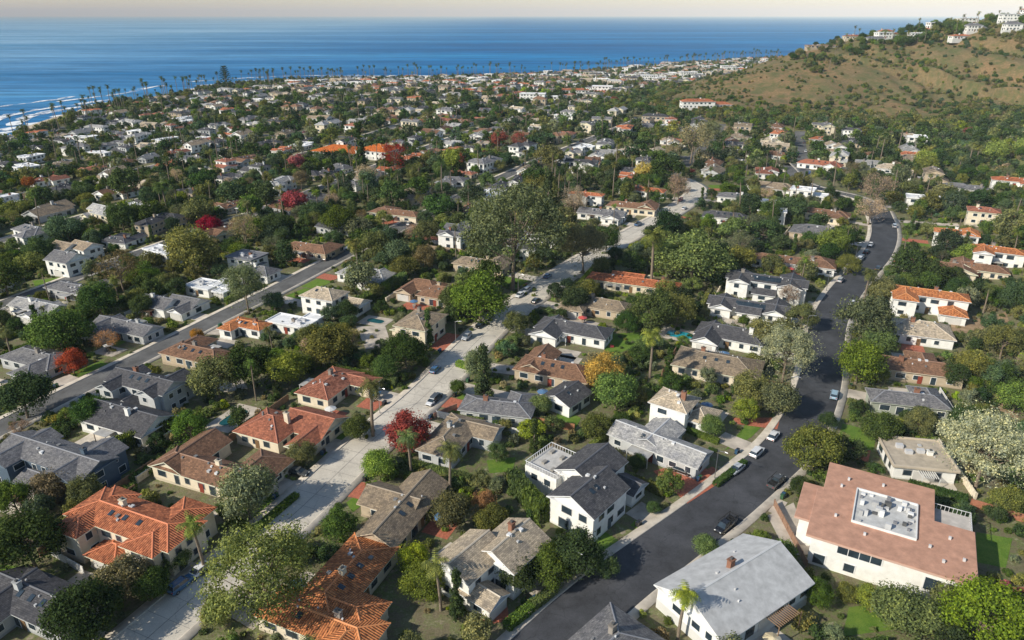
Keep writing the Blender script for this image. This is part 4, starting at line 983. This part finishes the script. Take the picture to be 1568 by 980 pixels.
for a,b,ht,wd,c in (((165,698),(275,655),3.2,2.2,MIDG),((535,482),(620,432),3.5,2.5,MIDG),((785,748),(832,802),4.5,2.2,MIDG),((335,780),(385,820),1.3,1.5,MIDG),((385,820),(455,760),1.0,1.3,MIDG),((775,965),(850,905),1.4,1.5,MIDG),((610,760),(655,800),2,1.5,BRI),((690,640),(740,650),1.6,1.2,MIDG),((1095,745),(1140,710),1.0,1.3,DARK),((1010,645),(1100,680),1.2,1.2,MIDG),((25,545),(120,520),2.5,2,MIDG),((1390,745),(1480,770),1.5,1.5,DARK),((700,560),(750,575),1.5,1.5,BRI)):
    hedge(G(*a),G(*b),ht,wd,c)
random.seed(31)
def fence(p,q,ht,col,name='garden_wall',th=.12):
    dx,dy=q[0]-p[0],q[1]-p[1]; l=math.hypot(dx,dy); n=max(1,int(l/2.4)); b=MB(); z0=h(*p)
    for k in range(n):
        s0,s1=k*l/n,(k+1)*l/n; x,y=p[0]+dx*(k+.5)/n,p[1]+dy*(k+.5)/n; zz=h(x,y)-z0
        b.box(s0+.06,s1-.06,-th/2,th/2,zz-1,zz+ht,'fence',col,True); b.box(s0-.07,s0+.055,-th*.9,th*.9,zz-1,zz+ht+.12,'fence',tuple(c*.85 for c in col),True)
    o=bpy.data.objects.new(name,b.mesh(name)); link(o); o.location=(p[0],p[1],z0); o.rotation_euler=(0,0,math.atan2(dy,dx))
for (x,y,L_,W_,a) in HOUSES:
    if y>300: continue
    for sg in (-1,1):
        if random.random()<.8:
            c,s=math.cos(a),math.sin(a); px=sg*(L_/2+2.2); y0_,y1_=-W_/2-random.uniform(1,5),W_/2+random.uniform(2,6)
            p=(x+c*px-s*y0_,y+s*px+c*y0_); q=(x+c*px-s*y1_,y+s*px+c*y1_)
            if any(oat(p[0]+(q[0]-p[0])*f,p[1]+(q[1]-p[1])*f) in (1,2,3,4) for f in (0,.25,.5,.75,1)): continue
            r_=random.random()
            if r_<.5: hedge(p,q,random.uniform(1.3,2.6),1.3,random.choice([MIDG,DARK,BRI,OLI]))
            elif r_<.8: fence(p,q,1.8,random.choice([(.33,.2,.12),(.35,.26,.18),(.7,.68,.64)]),'wooden_fence')
            else: fence(p,q,1.6,CREAM,'garden_wall',.25)
for a,b,ht,c,nm in (((812,648),(880,660),1.9,(.42,.2,.1),'wooden_fence'),((1185,775),(1235,870),1.6,(.3,.18,.12),'wooden_fence'),((1390,905),(1568,912),1.8,(.36,.15,.09),'wooden_fence'),((1485,775),(1568,800),1.8,(.36,.15,.09),'wooden_fence'),((80,850),(130,880),1.8,(.7,.68,.64),'garden_wall'),((665,640),(700,625),1.4,(.55,.28,.2),'garden_wall')):
    fence(G(*a),G(*b),ht,c,nm)
# ---------------------------------------------------------------- vehicles
def car_mesh(kind):
    b=MB()
    hh={'sedan':1.42,'suv':1.72,'pickup':1.8}[kind]; ln={'sedan':4.7,'suv':4.8,'pickup':5.6}[kind]; belt={'sedan':.92,'suv':1.08,'pickup':1.12}[kind]
    X=[-ln/2,-ln/2+.12,-ln/2+.9,ln/2-1.25,ln/2-.25,ln/2]; ZT=[belt-.22,belt-.03,belt,belt-.03,belt-.18,belt-.4]; ZB=[.42,.28,.24,.24,.28,.4]; HW=[.78,.87,.91,.91,.84,.68]
    rings=[]
    for x,zt,zb,w_ in zip(X,ZT,ZB,HW):
        rings.append([(x,-w_*.92,zb),(x,-w_,zb+.14),(x,-w_*.99,zt-.14),(x,-w_*.9,zt),(x,w_*.9,zt),(x,w_*.99,zt-.14),(x,w_,zb+.14),(x,w_*.92,zb)])
    for a,c in zip(rings[:-1],rings[1:]):
        for k in range(8): b.poly([a[k],c[k],c[(k+1)%8],a[(k+1)%8]],'paint')
    b.poly(rings[0],'paint'); b.poly(rings[-1][::-1],'paint')
    if kind=='pickup': bx0,bx1,rx0,rx1=-.55,1.65,-.4,.85
    elif kind=='suv': bx0,bx1,rx0,rx1=-2.25,1.2,-1.95,.45
    else: bx0,bx1,rx0,rx1=-1.9,1.2,-1.15,.35
    wb,wt=.8,.64; zb,zt=belt-.03,hh-.05
    A_=[(bx0,-wb,zb),(bx1,-wb,zb),(bx1,wb,zb),(bx0,wb,zb)]; B_=[(rx0,-wt,zt),(rx1,-wt,zt),(rx1,wt,zt),(rx0,wt,zt)]
    for k in range(4): b.poly([A_[k],A_[(k+1)%4],B_[(k+1)%4],B_[k]],'glass')
    b.box(rx0-.06,rx1+.06,-wt-.03,wt+.03,zt-.01,zt+.05,'paint',bottom=True)
    for f in (0,.42,1):
        for s in (-1,1):
            x0=bx0+(bx1-bx0)*f; x1=rx0+(rx1-rx0)*f; p=.06
            b.poly([(x0-p,s*(wb+.012),zb),(x0+p,s*(wb+.012),zb),(x1+p,s*(wt+.012),zt),(x1-p,s*(wt+.012),zt)],'paint')
    if kind=='pickup':
        b.box(-2.75,-.6,-.78,.78,belt-.02,belt+.005,'tyre')
        for s in (-1,1): b.box(-2.78,-.58,s*.86-.06,s*.86+.06,belt-.1,belt+.12,'paint',bottom=True)
        b.box(-2.82,-2.74,-.86,.86,belt-.4,belt+.12,'paint',bottom=True)
        for xx in (-2.6,-.7):
            for s in (-1,1): b.box(xx-.04,xx+.04,s*.84-.04,s*.84+.04,belt,1.95,'tyre')
            b.box(xx-.04,xx+.04,-.9,.9,1.95,2.02,'tyre',bottom=True)
        for s in (-1,1): b.box(-2.7,1.4,s*.84-.04,s*.84+.04,2.03,2.1,'tyre',bottom=True)
    for s in (-1,1):
        b.box(ln/2-.2,ln/2-.02,s*.58-.14,s*.58+.14,belt-.42,belt-.27,'lampw',bottom=True); b.box(-ln/2-.02,-ln/2+.1,s*.62-.13,s*.62+.13,belt-.35,belt-.15,'lampr',bottom=True)
        b.box(.85,1.0,s*.98-.08,s*.98+.08,belt,belt+.14,'paint',bottom=True)
        for xx in (-ln/2+.88,ln/2-.9):
            n=14
            for (r_,d0_,d1_,mt) in ((.34,.72,.93,'tyre'),(.2,.9,.945,'chrome')):
                c1=[(xx+math.cos(2*math.pi*k/n)*r_,s*d1_,.34+math.sin(2*math.pi*k/n)*r_) for k in range(n)]; c0=[(p[0],s*d0_,p[2]) for p in c1]
                b.poly(c1,mt)
                for k in range(n): b.poly([c0[k],c0[(k+1)%n],c1[(k+1)%n],c1[k]],mt)
    b.box(-ln/2-.03,-ln/2+.08,-.7,.7,.38,.52,'tyre',bottom=True); b.box(ln/2-.2,ln/2+.01,-.5,.5,.4,.58,'tyre',bottom=True)
    return b.mesh(kind)
CARM={k:car_mesh(k) for k in ('sedan','suv','pickup')}
CN={'sedan':'parked_car','suv':'parked_suv','pickup':'pickup_truck'}
def car(x,y,a,kind,col,z=.06):
    o=bpy.data.objects.new(CN[kind],CARM[kind]); link(o); o.location=(x,y,h(x,y)+z); o.rotation_euler=(0,0,a); o.color=(*col,1)
SIL=(.5,.52,.54); WH=(.78,.78,.78); BK=(.015,.015,.018); BL=(.05,.14,.28); DG=(.08,.085,.09)
for (u,v,k,c) in ((1145,725,'sedan',SIL),(1172,697,'suv',WH),(1195,670,'sedan',WH),(1190,738,'pickup',DG),(1277,604,'suv',(.35,.5,.62)),(1108,803,'pickup',BK),(668,565,'sedan',BL),(672,609,'suv',DG),(655,612,'sedan',WH),(725,517,'suv',SIL),(297,903,'suv',BL),(318,880,'sedan',WH),(735,497,'sedan',BK),(800,452,'sedan',WH),(812,446,'suv',SIL),(1330,395,'sedan',DG),(1340,375,'sedan',WH),(1295,430,'suv',SIL)):
    x,y=G(u,v,.7); d,p,ra,w=nearest_road(x,y)
    nx,ny=-math.sin(ra),math.cos(ra); off=(x-p[0])*nx+(y-p[1])*ny; al=(x-p[0])*math.cos(ra)+(y-p[1])*math.sin(ra)
    lim=w/2-1.15; off=lim*(1 if off>0 else -1); x=p[0]+nx*off+math.cos(ra)*al; y=p[1]+ny*off+math.sin(ra)*al
    car(x,y,ra+random.choice([0,math.pi]),k,c)
for (u,v,a,k,c) in ((1045,720,-35,'sedan',BK),(457,722,-20,'sedan',DG)): x,y=G(u,v,.7); car(x,y,R(a),k,c,.14)
random.seed(44)
for P,w in ROADS:
    for i in range(3,len(P)-3):
        p=P[i]
        if p[1]<205 and p[0]>-70: continue
        if p[1]>800 or not vis(p[0],p[1],0,0) or random.random()>(.16 if w>7.5 else .03): continue
        q=P[i+1]; ra=math.atan2(q[1]-p[1],q[0]-p[0]); sg=random.choice([-1,1]); off=w/2-1.15
        x,y=p[0]-math.sin(ra)*off*sg,p[1]+math.cos(ra)*off*sg
        car(x,y,ra+random.choice([0,math.pi]),random.choice(['sedan','suv','sedan','suv','pickup']),random.choice([SIL,WH,BK,DG,WH,BL,(.3,.03,.03)]),.1)
def lamp_mesh():
    V=[];Fq=[]; tube(V,Fq,(0,0,0),(0,0,7),.1,.06,8); tube(V,Fq,(0,0,7),(1.6,0,7.4),.05,.04,6); tube(V,Fq,(1.5,0,7.36),(2.2,0,7.4),.14,.1,6); tube(V,Fq,(0,0,0),(0,0,.4),.17,.14,8)
    return npmesh('street_lamp',V,Fq,None,[M['chrome']])
LM=lamp_mesh()
for P,w in ROADS[:3]:
    for i in range(8,len(P)-4,11):
        p,q=P[i],P[i+1]; ra=math.atan2(q[1]-p[1],q[0]-p[0]); off=w/2+.6; x,y=p[0]-math.sin(ra)*off,p[1]+math.cos(ra)*off
        o=bpy.data.objects.new('street_lamp',LM); link(o); o.location=(x,y,h(x,y)+.1); o.rotation_euler=(0,0,ra-math.pi/2)
# ---------------------------------------------------------------- terrain sheet
def sel(arr,lo,hi,c):
    return [i for i,a in enumerate(arr) if (lo<=a<=hi) or i%c==0 or i==len(arr)-1]
ix=sel(gx,-260,560,4); iy=sel(gy,40,900,3)
XX,YY=GX[np.ix_(iy,ix)],GY[np.ix_(iy,ix)]; ZZ=HG[np.ix_(iy,ix)]
ny_,nx_=XX.shape; V=np.stack([XX.ravel(),YY.ravel(),ZZ.ravel()],1)
idx=np.arange(ny_*nx_).reshape(ny_,nx_); Fq=np.stack([idx[:-1,:-1].ravel(),idx[:-1,1:].ravel(),idx[1:,1:].ravel(),idx[1:,:-1].ravel()],1)
me=npmesh('ground',V,Fq,None,[M['ground']],True)
hm=np.clip(HILL/6,0,1)[np.ix_(iy,ix)]; sm=(1-sstep(12,28,D))[np.ix_(iy,ix)]; gr=(np.clip(SLOPE/6-.3,0,.85)*(1-np.clip(HILL/10,0,1)))[np.ix_(iy,ix)]
for nm,ar in (('hill',hm),('sand',sm),('grass',gr)):
    a=me.attributes.new(nm,'FLOAT','POINT'); a.data.foreach_set('value',ar.ravel().astype(np.float32))
link(bpy.data.objects.new('ground',me))
S_=70000
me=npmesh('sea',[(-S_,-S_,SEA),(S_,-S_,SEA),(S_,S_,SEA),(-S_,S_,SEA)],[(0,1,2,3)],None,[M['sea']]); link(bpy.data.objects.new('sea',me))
random.seed(3)
for off,wd in ((-4,20),(24,20),(55,16),(90,13),(130,10)):
    P=resample(smooth(COAST[1:10],2),14); V=[];Fq=[]
    for i,p in enumerate(P):
        a_=P[max(0,i-1)]; c=P[min(len(P)-1,i+1)]; dx,dy=c[0]-a_[0],c[1]-a_[1]; l=math.hypot(dx,dy); nx,ny=-dy/l,dx/l
        jj=off+8*math.sin(i*.37+off)+random.uniform(-2,2); w2=wd*random.uniform(.3,1.3)
        V+=[(p[0]+nx*jj,p[1]+ny*jj,SEA+.25+off*.001),(p[0]+nx*(jj+w2),p[1]+ny*(jj+w2),SEA+.25+off*.001)]
    for i in range(len(P)-1):
        if off<10 or math.sin(i*.21+off)>-.1: Fq.append((2*i,2*i+1,2*i+3,2*i+2))
    link(bpy.data.objects.new('surf_foam',npmesh('surf_foam',V,Fq,None,[M['foam']])))
# ---------------------------------------------------------------- atmosphere, light, sky
m,nt,o=newmat('atmospheric_haze'); vs=N(nt,'ShaderNodeVolumeScatter',Density=5.2e-5,Anisotropy=-.35); vs.inputs['Color'].default_value=(.68,.87,1,1); L(nt,vs.outputs[0],o.inputs['Volume'])
b=MB(); M['haze']=m; b.box(-60000,60000,-3000,60000,-60,420,'haze',bottom=True); link(bpy.data.objects.new('atmospheric_haze',b.mesh('atmospheric_haze')))
w=bpy.data.worlds.new('World'); scene.world=w; w.use_nodes=True; nt=w.node_tree; bg=nt.nodes['Background']
sky=nt.nodes.new('ShaderNodeTexSky'); sky.sky_type='NISHITA'; sky.sun_disc=False
sd=np.array([-.87,-.49]); el=R(33); az=math.atan2(sd[0],sd[1]); sky.sun_elevation=el; sky.sun_rotation=az%(2*math.pi); sky.air_density=1.0; sky.dust_density=.3
nt.links.new(sky.outputs[0],bg.inputs[0]); bg.inputs[1].default_value=.12
from mathutils import Vector
ld=bpy.data.lights.new('sun','SUN'); ld.energy=5.0; ld.angle=R(.5); ld.color=(1,.94,.81); lo=bpy.data.objects.new('sun',ld); link(lo)
sv=Vector((math.sin(az)*math.cos(el),math.cos(az)*math.cos(el),math.sin(el))); lo.rotation_euler=sv.to_track_quat('Z','Y').to_euler()
cam=bpy.data.cameras.new('camera'); co=bpy.data.objects.new('camera',cam); link(co); co.location=(0,0,CH); co.rotation_euler=(R(90)-PITCH,0,0)
cam.sensor_width=36; cam.lens=36*F/1568; cam.clip_start=1; cam.clip_end=150000
scene.camera=co
scene.view_settings.view_transform='Standard'; scene.view_settings.look='None'; scene.view_settings.exposure=0
print('done',time.time()-T0,len(bpy.data.objects))
